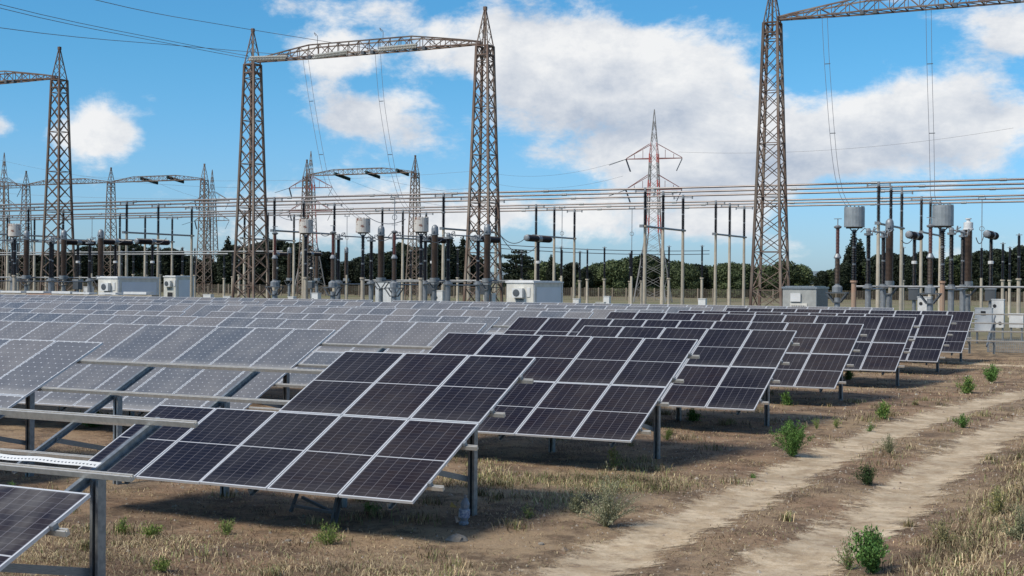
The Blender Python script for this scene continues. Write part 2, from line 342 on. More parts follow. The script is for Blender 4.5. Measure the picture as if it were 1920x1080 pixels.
# ------------------------------------------------------------------ solar tables
TILT = .434; LP = 2.114; ML = 2.094; WN = 1.216; WO = 1.18
CT, ST = cos(TILT), sin(TILT)
def cell_mat(name, old, dusty=0):
    m = bpy.data.materials.new(name); m.use_nodes = True; t = m.node_tree; b = t.nodes['Principled BSDF']
    tc_ = N(t, 'ShaderNodeTexCoord'); s_ = N(t, 'ShaderNodeSeparateXYZ'); t.links.new(tc_.outputs['UV'], s_.inputs[0])
    u, v = s_.outputs[0], s_.outputs[1]; oi = N(t, 'ShaderNodeObjectInfo')
    def line(x, n, w):   # 1 on the lines between n cells; w = half width as a share of a cell
        f = math_(t, 'FRACT', math_(t, 'ADD', math_(t, 'MULTIPLY', x, n), .5))
        return sstep(t, math_(t, 'ABSOLUTE', math_(t, 'SUBTRACT', f, .5)), w*1.5, w*.5)
    def nz(sc, det=3):
        n = N(t, 'ShaderNodeTexNoise'); n.inputs['Scale'].default_value = sc; n.inputs['Detail'].default_value = det
        a = N(t, 'ShaderNodeVectorMath', operation='ADD'); t.links.new(tc_.outputs['UV'], a.inputs[0])
        k = N(t, 'ShaderNodeCombineXYZ'); t.links.new(math_(t, 'MULTIPLY', oi.outputs['Random'], 37), k.inputs[2]); t.links.new(k.outputs[0], a.inputs[1])
        t.links.new(a.outputs[0], n.inputs['Vector']); return n.outputs[0]
    if not old:
        # half cells: 6 columns, 12 + 12 rows, a clear bar across the middle
        cell = N(t, 'ShaderNodeTexWhiteNoise', noise_dimensions='3D'); k = N(t, 'ShaderNodeCombineXYZ')
        t.links.new(math_(t, 'FLOOR', math_(t, 'MULTIPLY', u, 6)), k.inputs[0]); t.links.new(math_(t, 'FLOOR', math_(t, 'MULTIPLY', v, 24)), k.inputs[1]); t.links.new(oi.outputs['Random'], k.inputs[2])
        t.links.new(k.outputs[0], cell.inputs['Vector'])
        c = mixc(t, oi.outputs['Random'], (.006, .005, .009), (.017, .009, .009))
        c = mixc(t, math_(t, 'MULTIPLY', cell.outputs[0], .55), c, (.006, .006, .014))
        c = mixc(t, math_(t, 'MULTIPLY', line(v, 24, .045), .75), c, (.075, .068, .075))
        c = mixc(t, math_(t, 'MULTIPLY', line(u, 6, .020), .85), c, (.16, .15, .165))
        mid = sstep(t, math_(t, 'ABSOLUTE', math_(t, 'SUBTRACT', v, .5)), .0062, .0040)
        c = mixc(t, mid, c, (.42, .43, .45))
        b.inputs['Roughness'].default_value = .16; dust = .035+dusty; spec = .17
    else:
        c = mixc(t, oi.outputs['Random'], (.085, .095, .11), (.15, .14, .135))
        c = mixc(t, math_(t, 'MULTIPLY', line(v, 12, .02), .35), c, (.24, .25, .27))
        du = math_(t, 'ABSOLUTE', math_(t, 'SUBTRACT', math_(t, 'FRACT', math_(t, 'ADD', math_(t, 'MULTIPLY', u, 6), .5)), .5))
        dv = math_(t, 'ABSOLUTE', math_(t, 'SUBTRACT', math_(t, 'FRACT', math_(t, 'ADD', math_(t, 'MULTIPLY', v, 12), .5)), .5))
        dm = sstep(t, math_(t, 'ADD', du, dv), .11, .075)
        c = mixc(t, dm, c, (.62, .64, .66)); b.inputs['Roughness'].default_value = .33; dust = .20; spec = .5
    d = math_(t, 'ADD', math_(t, 'MULTIPLY', sstep(t, nz(2.2, 6), .35, .75), dust), math_(t, 'MULTIPLY', sstep(t, v, .16, .0), .42 if old else .05))
    c = mixc(t, d, c, (.38, .36, .33))
    t.links.new(c, b.inputs['Base Color']); b.inputs['IOR'].default_value = 1.5; b.inputs['Specular IOR Level'].default_value = spec
    return m
PNEW = cell_mat('mono_cells', False); PDUST = cell_mat('dusty_mono_cells', False, .30); POLD = cell_mat('dusty_old_cells', True)
def panel_meshes(w, glass, nm):
    hw, hl, lip = w/2, ML/2, .021
    def slab(mb, mi=0): return mb.box(-hw+.004, hw-.004, -hl+.004, hl-.004, -.03, -.004, mi)
    def ring(mb, mi=0):
        mb.box(-hw, hw, -hl, -hl+lip, -.038, 0, mi); mb.box(-hw, hw, hl-lip, hl, -.038, 0, mi)
        mb.box(-hw, -hw+lip, -hl+lip, hl-lip, -.038, -.0004, mi); mb.box(hw-lip, hw, -hl+lip, hl-lip, -.038, -.0004, mi); return mb
    def uv(me):
        l = me.uv_layers.new(name='UVMap'); k = lip+.012
        for lp in me.loops:
            v = me.vertices[lp.vertex_index].co; l.data[lp.index].uv = ((v.x+hw-k)/(w-2*k), (v.y+hl-k)/(ML-2*k))
        return me
    g = uv(slab(MB()).mesh(nm, glass)); f = ring(MB()).mesh('frame', frm)
    mb = MB(); slab(mb, 0); ring(mb, 1); both = uv(mb.mesh(nm, [glass, frm]))
    return g, f, both
PM = {'new': panel_meshes(WN-.02, PNEW, 'solar_panel'), 'old': panel_meshes(WO-.02, POLD, 'solar_panel'), 'dusty': panel_meshes(WN-.02, PDUST, 'solar_panel')}
def slope(x, s, n, zb):      # table coordinates: x along the row, s up the slope in metres, n out of the glass
    return Vector((x, s*CT - n*ST, zb + s*ST + n*CT))
def rail_mesh(L):            # slotted rail, runs along +x
    mb = MB(); mb.box(0, L, -.028, -.009, -.03, .03); mb.box(0, L, .009, .028, -.03, .03); mb.box(0, L, -.009, .009, -.03, .014); return mb.mesh('purlin', alu)
RAILS = {}
def rail(L):
    L = round(L, 2)
    if L not in RAILS: RAILS[L] = rail_mesh(L)
    return RAILS[L]
def post_mesh(h):
    mb = MB(); mb.box(-.05, .05, .05, .06, -h, 0); mb.box(-.055, -.045, -.06, .05, -h, 0); mb.box(.045, .055, -.06, .05, -h, 0)
    mb.box(-.045, -.02, -.06, -.05, -h, 0); mb.box(.02, .045, -.06, -.05, -h, 0); return mb.mesh('post', galv)
POSTS = {}
RAFT = None
def rafter_mesh(L):
    mb = MB(); mb.box(-.028, .028, 0, L, .045, .055); mb.box(-.028, .028, 0, L, -.055, -.045); mb.box(-.028, -.018, 0, L, -.045, .045); return mb.mesh('rafter', galv)
SP = (.23, .74, 1.19, 1.69)
CLMP = MB().box(-.02, .03, -.035, .035, -.035, .018).mesh('clamp', steel)
def table(X0, Y0, zb, new_u, new_l, old_from, old_to, rail_k0, rail_k1, posts, label, fine, pitch=WN, old_rows=(0, 1), grp=None):
    """new_u/new_l: number of new modules in the upper/lower run, counted from the right end; k is in new-module widths."""
    root = thing('solar_table', (X0, Y0, 0), label, 'solar table', grp)
    def mod(x, row, kind):
        g, f, both = PM[kind]; p = slope(x, (row+.5)*LP, random.uniform(-.003, .004), zb); r = (TILT+random.uniform(-.004, .004), random.uniform(-.002, .002), 0)
        if fine: o = put('solar_panel', g, root, p, r); put('frame', f, o)
        else: put('solar_panel', both, root, p, r)
    for k in range(new_l[0], new_l[1]): mod(-(k+.5)*WN, 0, 'new' if new_u[1] else 'dusty')
    for k in range(new_u[0], new_u[1]): mod(-(k+.5)*WN, 1, 'new')
    if old_to > old_from:
        n = int((old_to-old_from)*WN/WO)
        for k in range(n):
            for r_ in old_rows: mod(-old_from*WN-(k+.5)*WO, r_, 'old')
    L = (rail_k1-rail_k0)*WN
    for s in SP:
        o = put('purlin', rail(L), root, slope(-rail_k1*WN, s*LP, -.075, zb), (TILT, 0, 0))
    if fine and rail_k0 < 0 and new_l[1]:
        for s in (SP if new_u[1] else SP[:2]): put('clamp', CLMP, root, slope(.005, s*LP, -.012, zb), (TILT, 0, 0))
    for k in posts:
        x = -k*WN
        if x < -80: continue
        top = slope(x, 1.24*LP, -.2, zb); key = round(top.z+.1, 2)
        if key not in POSTS: POSTS[key] = post_mesh(key)
        put('post', POSTS[key], root, (x+.035, top.y, top.z))
        global RAFT
        if RAFT is None: RAFT = rafter_mesh(1.72*LP)
        put('rafter', RAFT, root, slope(x-.03, .04*LP, -.165, zb), (TILT, 0, 0))
        a = slope(x-.03, .52*LP, -.2, zb); b_ = Vector((x-.03, top.y-.03, max(.35, top.z-.95)))
        bar('brace', galv, a, b_, .012, .085, root)
    return root
ROWS = [(-9.40, 15.83, .63), (-9.37, 23.72, .645), (-9.29, 31.43, .61), (-9.30, 39.57, .58), (-9.14, 47.70, .63), (-9.05, 55.72, .56), (-9.30, 63.71, .57), (-9.28, 71.8, .58)]
# nearest table, mostly out of the frame: lower run only, bare rails above
table(-9.40+.02, 8.02, .66, (0, 0), (0, 4), 0, 0, -.13, 4.6, [.38, 2.3, 4.2], 'nearest solar table with an empty upper run of bare rails', True).location.x = -9.50
def frange(a, b, s):
    o = []
    while a < b: o.append(round(a, 3)); a += s
    return o
NEWS = {0: (3, 5, 7.5), 1: (5, 5, 7.55), 2: (5, 5, 7.55), 3: (10, 10, 10.6), 4: (10, 10, 10.6), 5: (10, 10, 10.6), 6: (10, 10, 10.6)}
OLDTO = {0: 12, 1: 20, 2: 29, 3: 37, 4: 45, 5: 52, 6: 58, 7: 65}
SPLIT = {3: 22.0, 4: 27.5, 5: 20.3, 6: 34.0, 7: 31.5}
RN = ['front', 'second', 'third', 'fourth', 'fifth', 'sixth', 'seventh', 'rearmost']
for r in range(7):
    X0, Y0, zb = ROWS[r]; nu, nl, of = NEWS[r]
    lab = ('glossy dark solar table in the front row, three panels above five below' if r == 0 else
           f'glossy dark solar table at the track end of the {RN[r]} row')
    table(X0, Y0, zb, (0, nu), (0, nl), 0, 0, -.17, of, [k for k in frange(.36, of, 1.94)], lab, r < 3, grp='dark solar tables along the track')
for r in range(8):
    X0, Y0, zb = ROWS[r]; of = NEWS[r][2] if r in NEWS else 4.37; ot = OLDTO[r]
    segs = [(of, ot)] if r not in SPLIT else [(of, SPLIT[r]), (SPLIT[r]+(.35 if r != 5 else 2.2), ot)]
    for j, (a, b_) in enumerate(segs):
        z_ = zb + (0, -.05, .04)[j] + (random.uniform(-.03, .03) if r > 2 else 0)
        n = int((b_-a)*WN/WO); b2 = a+n*WO/WN
        where = 'behind the ones in front' if r else 'at the left edge'
        lab = f'dusty grey solar table in the {RN[r]} row' + (', its right-hand stretch' if len(segs) > 1 and j == 0 else ', its left-hand stretch' if len(segs) > 1 else ', left of the dark panels')
        rt = table(X0, Y0, z_, (0, 0), (0, 0), a, b2, a+.02, b2, [k for k in frange(a+.4, b2, 1.94)], lab, r < 2, grp='dusty grey solar tables')
# bare rails going on to the right of the rearmost row
X0, Y0, zb = ROWS[7]
rt = table(X0, Y0, zb+.06, (0, 0), (0, 0), 0, 0, -11, 4.3, [-10, -8.06, -6.1, -4.2, -2.2, 0, 1.0, 2.9], 'empty solar table of bare rails and posts behind the last dark table', True)
# perforated cable tray lying on the nearest rail
mb = MB(); tx = np.arange(-5.4, -.35, .05)
pv = [slope(float(x), 1.215*LP+.05+.006*sin(x*5), -.035+.004*sin(x*9), .66) for x in tx]
for a, b_ in zip(pv[:-1], pv[1:]):
    mb.add([a+Vector((0, -.045, -.01)), b_+Vector((0, -.045, -.01)), b_+Vector((0, .045, .03)), a+Vector((0, .045, .03))], [(0, 1, 2, 3)])
    mb.box(a.x, a.x+.012, a.y-.02, a.y+.02, a.z+.006, a.z+.012, 1)
tr = mb.build('cable_tray', [white, steel], None, (-9.50, 8.02, 0)); tag(tr, 'white perforated cable tray lying along the nearest bare rail', 'cable tray')
# trestle rubbish under the front table
bx = gnd(590, 985)
t_ = thing('broken_trestle', (bx.x, bx.y+.3, 0), 'broken dark metal trestle lying under the front solar table', 'trestle')
for nm, p, q in (('leg', (-.65, 0, .1), (-.6, .2, .52)), ('leg', (.1, 0, 0), (.15, .15, .62)), ('leg', (.3, -.2, .02), (.1, .3, .55)), ('rail', (-.6, 0, .2), (.15, .05, .14)), ('rail', (.1, .1, .5), (.75, .15, .47)), ('rail', (-.65, .3, .28), (.1, .1, .12))):
    bar(nm, dsteel, p, q, .04, .04, t_)

# ------------------------------------------------------------------ lattice gantries
def lattice_tower(root, x, fine, H=22.7, a0=2.45, a1=1.02, pk=2.9, panels=17, seed=0):
    t = bpy.data.objects.new('tower', None); COL.objects.link(t); t.parent = root; t.location = (x, 0, 0)
    def half(z): return (a0+(a1-a0)*min(1, z/H)**.85)/2
    cs = [(-1, -1), (1, -1), (1, 1), (-1, 1)]
    def P(c, z): h = half(z); return Vector((cs[c][0]*h, cs[c][1]*h, z))
    zs = [H*(1-(1-i/panels)**1.0) for i in range(panels+1)]
    zs = [H*(i/panels)**.93 for i in range(panels+1)]
    mb = None if fine else MB()
    def B(nm, p, q, w, h=None):
        if fine: bar(nm, rust, p, q, w, h or w, t)
        else: mb.bar(p, q, w, h or w)
    for c in range(4):
        lm = MB()
        for a, b_ in zip(zs[:-1], zs[1:]): lm.bar(P(c, a), P(c, b_), .185 if fine else .15)
        lm.build('leg', rust, t)
    for c in range(4):
        d = (c+1) % 4
        for i_, (a, b_) in enumerate(zip(zs[:-1], zs[1:])):
            B('brace', P(c, a), P(d, b_), .08, .05)
            B('brace', P(d, a)*.985+Vector((0, 0, a*.015)), P(c, b_)*.985+Vector((0, 0, b_*.015)), .08, .05)
            if i_ in (1, 3, 6, 9, 12, 15) or i_ == panels-1: B('strut', P(c, b_), P(d, b_), .075, .06)
    mb2 = MB()
    for c in range(4):
        d = (c+1) % 4
        mb2.bar(P(c, H), Vector((cs[c][0]*.06, cs[c][1]*.06, H+pk)), .075)
        for k, (ta, tb) in enumerate(((0, .3), (.3, .55), (.55, .78))):
            A = P(c, H).lerp(Vector((0, 0, H+pk)), ta); Bp = P(d, H).lerp(Vector((0, 0, H+pk)), tb)
            mb2.bar(A, Bp, .04)
        mb2.bar(P(c, H-.02), P(d, H-.02), .2, .1)
        mb2.bar(P(c, H-.75), P(d, H-.75), .14, .1)
    mb2.bar((0, 0, H-1), (0, 0, H+pk+.12), .12); mb2.box(-.13, .13, -.13, .13, H+pk, H+pk+.3)
    mb2.build('peak', rust, t)
    if not fine: mb.build('bracing', rust, t)
    return t
def beam(root, x0, x1, z, fine, seg=22):
    b_ = bpy.data.objects.new('beam', None); COL.objects.link(b_); b_.parent = root
    L = x1-x0
    def env(t): return min(1, min(t, 1-t)/.27)**.9
    def P(t, k):   # k: 0,1 lower chords, 2,3 upper
        e = env(t); w = .16+.52*e; h = .12+.78*e
        return Vector((x0+L*t, (-w if k in (0, 2) else w), z+.02*e+(h if k > 1 else -.05)))
    ts = [i/seg for i in range(seg+1)]
    mb = None if fine else MB()
    def B(nm, p, q, w):
        if fine: bar(nm, rust, p, q, w, w, b_)
        else: mb.bar(p, q, w)
    for k in range(4):
        m = MB()
        for a, c in zip(ts[:-1], ts[1:]): m.bar(P(a, k), P(c, k), .105)
        m.build('chord', rust, b_)
    for i_, (a, c) in enumerate(zip(ts[:-1], ts[1:])):
        for (k1, k2) in ((0, 2), (1, 3)):
            p, q = (P(a, k1), P(c, k2)) if i_ % 2 == 0 else (P(a, k2), P(c, k1)); B('brace', p, q, .055)
            B('strut', P(c, k1), P(c, k2), .05)
        B('brace', P(a, 0), P(c, 1), .055); B('brace', P(a, 3), P(c, 2), .045); B('strut', P(c, 0), P(c, 1), .07)
    for tt in (.28, .32, .52, .56, .74, .78):
        if fine: put('bracket', BRK, b_, P(tt, 0)+Vector((0, 0, -.12)))
    if not fine: mb.build('bracing', rust, b_)
BRK = MB().box(-.14, .14, -.2, .2, -.14, .14).mesh('bracket', dsteel)
GY = 98.0
gx_t = [X_(109, GY), X_(471, GY), X_(906, GY), X_(1444, GY)]
SPAN = gx_t[2]-gx_t[1]
gtop = 'tall rusty lattice gantry '
gA = thing('lattice_gantry', (gx_t[1], GY, 0), gtop+'with two towers in the middle, its whole crossbeam in view', 'gantry', 'near lattice gantries')
lattice_tower(gA, 0, True); lattice_tower(gA, SPAN, True); beam(gA, .35, SPAN-.35, 22.95, True)
gB = thing('lattice_gantry', (gx_t[3], GY, 0), gtop+'at right, nearest and tallest of all, its crossbeam leaving the picture', 'gantry', 'near lattice gantries')
lattice_tower(gB, 0, True); beam(gB, .35, SPAN-.35, 22.95, True); lattice_tower(gB, SPAN, False)
gC = thing('lattice_gantry', (gx_t[0]-SPAN, GY, 0), gtop+'on the left, one tower in view, beam cut off', 'gantry', 'near lattice gantries')
lattice_tower(gC, SPAN, True); beam(gC, .35, SPAN-.35, 22.95, True); lattice_tower(gC, 0, False)
GY2 = 209.0
fx = [X_(777, GY2), X_(574, GY2), X_(382, GY2), X_(207, GY2), X_(48, GY2)]
s2 = fx[0]-fx[1]
for i_, (xs, lab) in enumerate((((fx[1], fx[0]), 'distant lattice gantry with dark strings, seen between the two middle near towers'),
                                ((fx[3], fx[2]), 'distant lattice gantry left of centre with a bow-shaped crossbeam'),
                                ((fx[4], fx[3]-.02), 'distant lattice gantry partly behind the leftmost near tower'))):
    g = thing('lattice_gantry', (xs[0], GY2, 0), lab, 'gantry', 'far lattice gantries')
    if i_ < 2: lattice_tower(g, 0, False); lattice_tower(g, xs[1]-xs[0], False)
    else: lattice_tower(g, 0, False)
    beam(g, .35, xs[1]-xs[0]-.35, 22.9, False)
g = thing('lattice_gantry', (fx[4]-s2, GY2, 0), 'distant crossbeam of a gantry running out at the far left edge', 'gantry', 'far lattice gantries')
beam(g, .35, s2-.35, 22.9, False); lattice_tower(g, 0, False)

# strings of discs
def string_mesh(L, m, r=.13):
    n = int(L/.16); pr = [(.03, 0)]
    for i_ in range(n): z = .08+i_*(L-.16)/n; pr += [(.045, z), (r, z+.03), (r, z+.05), (.045, z+.075)]
    pr.append((.03, L)); return MB().lathe(pr, 8).mesh('insulator_string', m, True)
STR = {}
def string(p, q, m, label, grp, key, r=.13):
    p = Vector(p); q = Vector(q); k = (round((q-p).length, 1), m.name)
    if k not in STR: STR[k] = string_mesh(k[0], m, r)
    o = put('insulator_string', STR[k]); o.matrix_world = frame_(p, q); tag(o, label, 'insulator', grp); return o
def cable(pts, r, label, grp=None, cat='cable', name='cable', m=None):
    # smooth curve through the points
    P = [Vector(p) for p in pts]; out = []
    if len(P) == 2: out = P
    else:
        for i_ in range(len(P)-1):
            p0 = P[max(i_-1, 0)]; p1 = P[i_]; p2 = P[i_+1]; p3 = P[min(i_+2, len(P)-1)]
            for k in range(6):
                t = k/6; out.append(.5*((2*p1)+(p2-p0)*t+(2*p0-5*p1+4*p2-p3)*t*t+(3*p1-p0-3*p2+p3)*t*t*t))
        out.append(P[-1])
    o = MB().tube(out, r, 5).build(name, m or wire); return tag(o, label, cat, grp)
def sag(p, q, d, n=10):
    p = Vector(p); q = Vector(q); return [p.lerp(q, i_/n)-Vector((0, 0, d*4*(i_/n)*(1-i_/n))) for i_ in range(n+1)]
for i_, (s0, s1, far, lb) in enumerate((((537, 108), (466, 110), (0, 15), 'left'), ((652, 98), (586, 107), (0, 52), 'middle'), ((782, 86), (706, 93), (180, 0), 'right'))):
    a = at(*s0, GY-.6); b_ = at(*s1, GY-4.2)
    for dy in (-.12, .12): string(a+Vector((0, dy, dy)), b_+Vector((0, dy, dy)), glassins, f'{"lower" if dy < 0 else "upper"} pale disc string of the {lb} pair below the middle gantry beam', 'pale tension strings', 0)
    c = at(far[0], far[1], 60); d = c+(c-b_)*.7+Vector((0, 0, 1.5))
    mid = {0: at(340, 86, 88), 1: at(340, 86, 87), 2: at(420, 47, 86)}[i_]
    for q in ((0, .22) if i_ == 0 else (0,)):
        cable([b_+Vector((0, 0, q)), mid+Vector((0, 0, q)), c+Vector((0, 0, q)), d+Vector((0, 0, q))], .022,
              (f'line conductor running up-left from the {lb} string of the middle gantry' if i_ else ('lower' if q == 0 else 'upper')+' wire of the twin conductor running up-left from the middle gantry'), 'overhead line conductors')
# hooks on the beam (arcing horns)
for px_, lb in ((595, 'left'), (718, 'right')):
    p = at(px_, 84 if px_ > 600 else 92, GY-.4)
    pts = [p+Vector((0, 0, z)) for z in (0, .6, 1.1)]+[p+Vector((-.1-.22*sin(t), 0, 1.1+.25*sin(t*1.0)+(.1 if t < 2 else 0))) for t in (.6, 1.3, 2.2, 3.0)]
    cable(pts, .025, f'thin hooked rod standing on the middle gantry beam, {lb} of two', 'hooked rods on the beam', 'rod', 'hooked_rod')
# far dark strings
for i_, (a, b_) in enumerate((((262, 335), (297, 345)), ((312, 333), (346, 343)), ((627, 327), (657, 338)), ((685, 324), (713, 334)), ((743, 320), (767, 329)))):
    p = at(*a, 208); q = at(*b_, 212)
    for dz in (0, .28):
        string(p+Vector((0, 0, dz)), q+Vector((0, 0, dz)), greenins, f'{"lower" if dz == 0 else "upper"} dark disc string under a distant gantry beam, {ORD[i_]} pair from the left', 'dark far strings', 0, .2)

# ------------------------------------------------------------------ busbars and their supports
ZB = 11.3; YA = (105.0, 109.7, 114.8); YBB = (123.8, 128.3, 133.2)
for j, Y in enumerate(YA+YBB):
    line = 'nearer' if j < 3 else 'farther'
    t_ = thing('busbar', (-80, Y, ZB), f'long horizontal grey bus tube, {("front", "middle", "rear")[j % 3]} one of the {line} three', 'busbar', 'tubular busbars')
    MB().tube([(-150, 0, 0), (95, 0, 0)], .08, 8).build('tube', tubem, t_)
    jm = MB().lathe([(.07, 0), (.115, .02), (.115, .5), (.07, .52)], 8, axis=(1, 0, 0)).mesh('joint', steel)
    x = -60-j*1.9
    while x < 90: put('joint', jm, t_, (x, 0, 0)); x += 9.3+random.uniform(-1, 1)
def shed_profile(L, n, r, rc, z0=0):
    pr = [(rc, z0)]
    for i_ in range(n): z = z0+(i_+.2)*L/n; pr += [(rc, z), (r, z+.3*L/n), (r*.97, z+.42*L/n), (rc, z+.6*L/n)]
    pr.append((rc, z0+L)); return pr
INS = MB().lathe(shed_profile(1.3, 13, .165, .10), 9).mesh('insulator', porc, True)
JOINT = MB().lathe([(.09, 0), (.12, .02), (.12, .12), (.09, .14)], 8).mesh('joint', steel)
POLE = MB().lathe([(.17, 0), (.125, 8.15), (.2, 8.15), (.2, 8.3)], 10).mesh('pole', conc, True)
CLAMPM = MB().box(-.9, .9, -.03, .03, -.03, .03).box(-.08, .08, -.1, .1, -.05, .28).box(-.9, -.8, -.05, .05, -.12, .16).box(.8, .9, -.05, .05, -.12, .16).mesh('clamp', steel)
XS = [-2.3, -21.5, -40.5, -59.3, -77.6, -95.8, -114.2, -132.5]
SN_ = ['rightmost', 'second', 'third', 'fourth', 'fifth', 'sixth', 'seventh', 'eighth']
proto = None
for j, Ys in enumerate((YA, YBB)):
    for k, x in enumerate(XS[1:]):
        if j == 1 and k == 6: pass
        for n_, Y in enumerate(Ys):
            lab = f'pale pole with black insulator, {("front", "middle", "rear")[n_]} one of trio {ORD[k]} from the right, {"nearer" if j == 0 else "farther"} busbars'
            if proto is None:
                proto = thing('busbar_support', (0, 0, 0), '', 'insulator pole', 'busbar supports')
                put('pole', POLE, proto)
                for z in (8.3, 9.72): put('insulator', INS, proto, (0, 0, z)); 
                put('joint', JOINT, proto, (0, 0, 9.59)); put('joint', JOINT, proto, (0, 0, 11.02)); put('clamp', CLAMPM, proto, (0, 0, 11.12)); o = proto
            else: o = copy_thing(proto)
            o.location = (x+random.uniform(-.12, .12), Y, 0); o['label'] = lab
        c = thing('cross_tube', (x, Ys[0], 8.22), f'grey cross tube joining the poles of trio {ORD[k]} from the right under the {"nearer" if j == 0 else "farther"} busbars', 'cross tube', 'cross tubes')
        MB().tube([(.0, -.55, 0), (.0, Ys[2]-Ys[0]+.4, 0)], .09, 7).build('tube', steel, c)
        put('flange', MB().box(-.16, .16, -.1, .1, -.12, .12).mesh('flange', steel), c, (0, -.5, 0))

# ------------------------------------------------------------------ switchgear
BR = MB().add([(-.62, -.3, .62), (.62, -.3, .62), (.62, .3, .62), (-.62, .3, .62), (-.62, -.3, .55), (.62, -.3, .55), (.62, .3, .55), (-.62, .3, .55)],
              [(0, 1, 2, 3), (4, 7, 6, 5), (0, 4, 5, 1), (1, 5, 6, 2), (2, 6, 7, 3), (3, 7, 4, 0)])
for sx in (-1, 1):
    for sy in (-.28, .22): BR.bar((sx*.58, sy+.03, .55), (sx*.15, sy+.03, 0), .05, .07)
BR.box(-.2, .2, -.26, .26, 0, .06); BRM = BR.mesh('bracket', dsteel)
PED = MB().lathe([(.19, 0), (.17, 3.0)], 10).mesh('pedestal', steel, True)
CTC = MB().lathe(shed_profile(3.3, 40, .275, .235), 12).mesh('column', porcb, True)
CTH = MB().lathe([(.2, 0), (.3, .03), (.3, .1), (.27, .13), (.275, .5), (.24, .68), (.13, .8), (.04, .84)], 12).box(-.1, .1, -.36, -.2, .2, .34).mesh('head', steel, True)
CTW = MB().lathe([(.2, 0), (.34, .03), (.34, .1), (.3, .13), (.3, .5), (.12, .56), (.12, .7), (.2, .72), (.2, .78)], 12).mesh('head', white, True)
BASEBOX = MB().box(-.28, .28, -.28, .28, 0, .3).mesh('base_tank', steel)
def transformer_ct(x, Y, label, whitehead=False, s=1.):
    t = thing('current_transformer', (x, Y, 0), label, 'transformer', 'brown column transformers')
    put('pedestal', PED, t); put('bracket', BRM, t, (0, 0, 2.9)); put('base_tank', BASEBOX, t, (0, 0, 3.53)); put('column', CTC, t, (0, 0, 3.83)); put('head', CTW if whitehead else CTH, t, (0, 0, 7.13)); t.scale = (s, s, s); return t
VLO = MB().lathe(shed_profile(1.45, 18, .17, .13), 9).mesh('lower_insulator', porcb, True)
VUP = MB().lathe(shed_profile(1.5, 18, .13, .09), 9).mesh('upper_insulator', porcr, True)
VJ = MB().lathe([(.1, 0), (.22, .06), (.22, .12), (.13, .3), (.1, .34)], 9).mesh('flange', steel)
VTP = MB().lathe([(.1, 0), (.2, .03), (.24, .12), (.1, .2), (.03, .22), (.03, .6)], 9).box(-.22, .22, -.03, .03, .56, .6).mesh('cap', steel)
VB = MB().lathe([(.3, 0), (.3, .3), (.22, .36), (.13, .42), (.13, .5)], 10).mesh('base_tank', steel)
def voltage_t(x, Y, label):
    t = thing('voltage_transformer', (x, Y, 0), label, 'transformer', 'slender two-stage transformers')
    put('pedestal', PED, t, (0, 0, -.2)); put('bracket', BRM, t, (0, 0, 2.5)); put('base_tank', VB, t, (0, 0, 3.13)); put('lower_insulator', VLO, t, (0, 0, 3.6)); put('flange', VJ, t, (0, 0, 5.05))
    put('upper_insulator', VUP, t, (0, 0, 5.36)); put('cap', VTP, t, (0, 0, 6.84)); return t
TRAPC = {}
def line_trap(x, Y, label, r, h, m, pole):
    t = thing('line_trap', (x, Y, 0), label, 'line trap', 'line traps on insulator posts')
    put('pole', MB().lathe([(.16, 0), (.15, 3.7), (.22, 3.7), (.22, 3.82)], 9).mesh('pole', pole, True), t)
    for z in (3.82, 4.85, 5.88): put('insulator', T3, t, (0, 0, z)); put('joint', JOINT, t, (0, 0, z+.93))
    MB().bar((0, 0, 6.7), (-.3, 0, 7.05), .06).bar((0, 0, 6.7), (.3, 0, 7.05), .06).box(-r*.8, r*.8, -.05, .05, 7.0, 7.08).build('cradle', dsteel, t)
    MB().lathe([(r*.97, 7.08), (r, 7.1), (r, 7.1+h), (r*.97, 7.12+h)], 20).build('can', m, t, smooth=False)
    n = 14; mb = MB()
    for i_ in range(n): a = 2*pi*i_/n; mb.box(r*.9*cos(a)-.04, r*.9*cos(a)+.04, r*.9*sin(a)-.04, r*.9*sin(a)+.04, 7.12+h, 7.18+h)
    mb.build('rim_lug', dsteel if m is tin else rustp, t)['kind'] = 'stuff'
    return t
T3 = MB().lathe(shed_profile(.93, 9, .17, .09), 9).mesh('insulator', porc, True)
CBX = MB()
for sy in (-1, 1):
    CBX.lathe(shed_profile(1.75, 15, .27, .215, .3), 12, axis=(0, sy, 0))
CHM = MB().lathe(shed_profile(1.75, 15, .27, .215, .28), 12, axis=(0, -1, 0)).mesh('interrupter', porc, True)
CHM2 = MB().lathe(shed_profile(1.75, 15, .27, .215, .28), 12, axis=(0, 1, 0)).mesh('interrupter', porc, True)
CHE = MB().lathe([(.15, 2.0), (.24, 2.03), (.24, 2.14), (.16, 2.2), (.06, 2.21)], 12, axis=(0, -1, 0)).mesh('end_cap', steel)
CHE2 = MB().lathe([(.15, 2.0), (.24, 2.03), (.24, 2.14), (.16, 2.2), (.06, 2.21)], 12, axis=(0, 1, 0)).mesh('end_cap', steel)
HUB = MB().lathe([(.2, -.3), (.29, -.26), (.29, .26), (.2, .3)], 12, axis=(0, 1, 0)).mesh('hub', steel)
CBP = MB().lathe(shed_profile(1.45, 17, .15, .10), 9).mesh('insulator', porc, True)
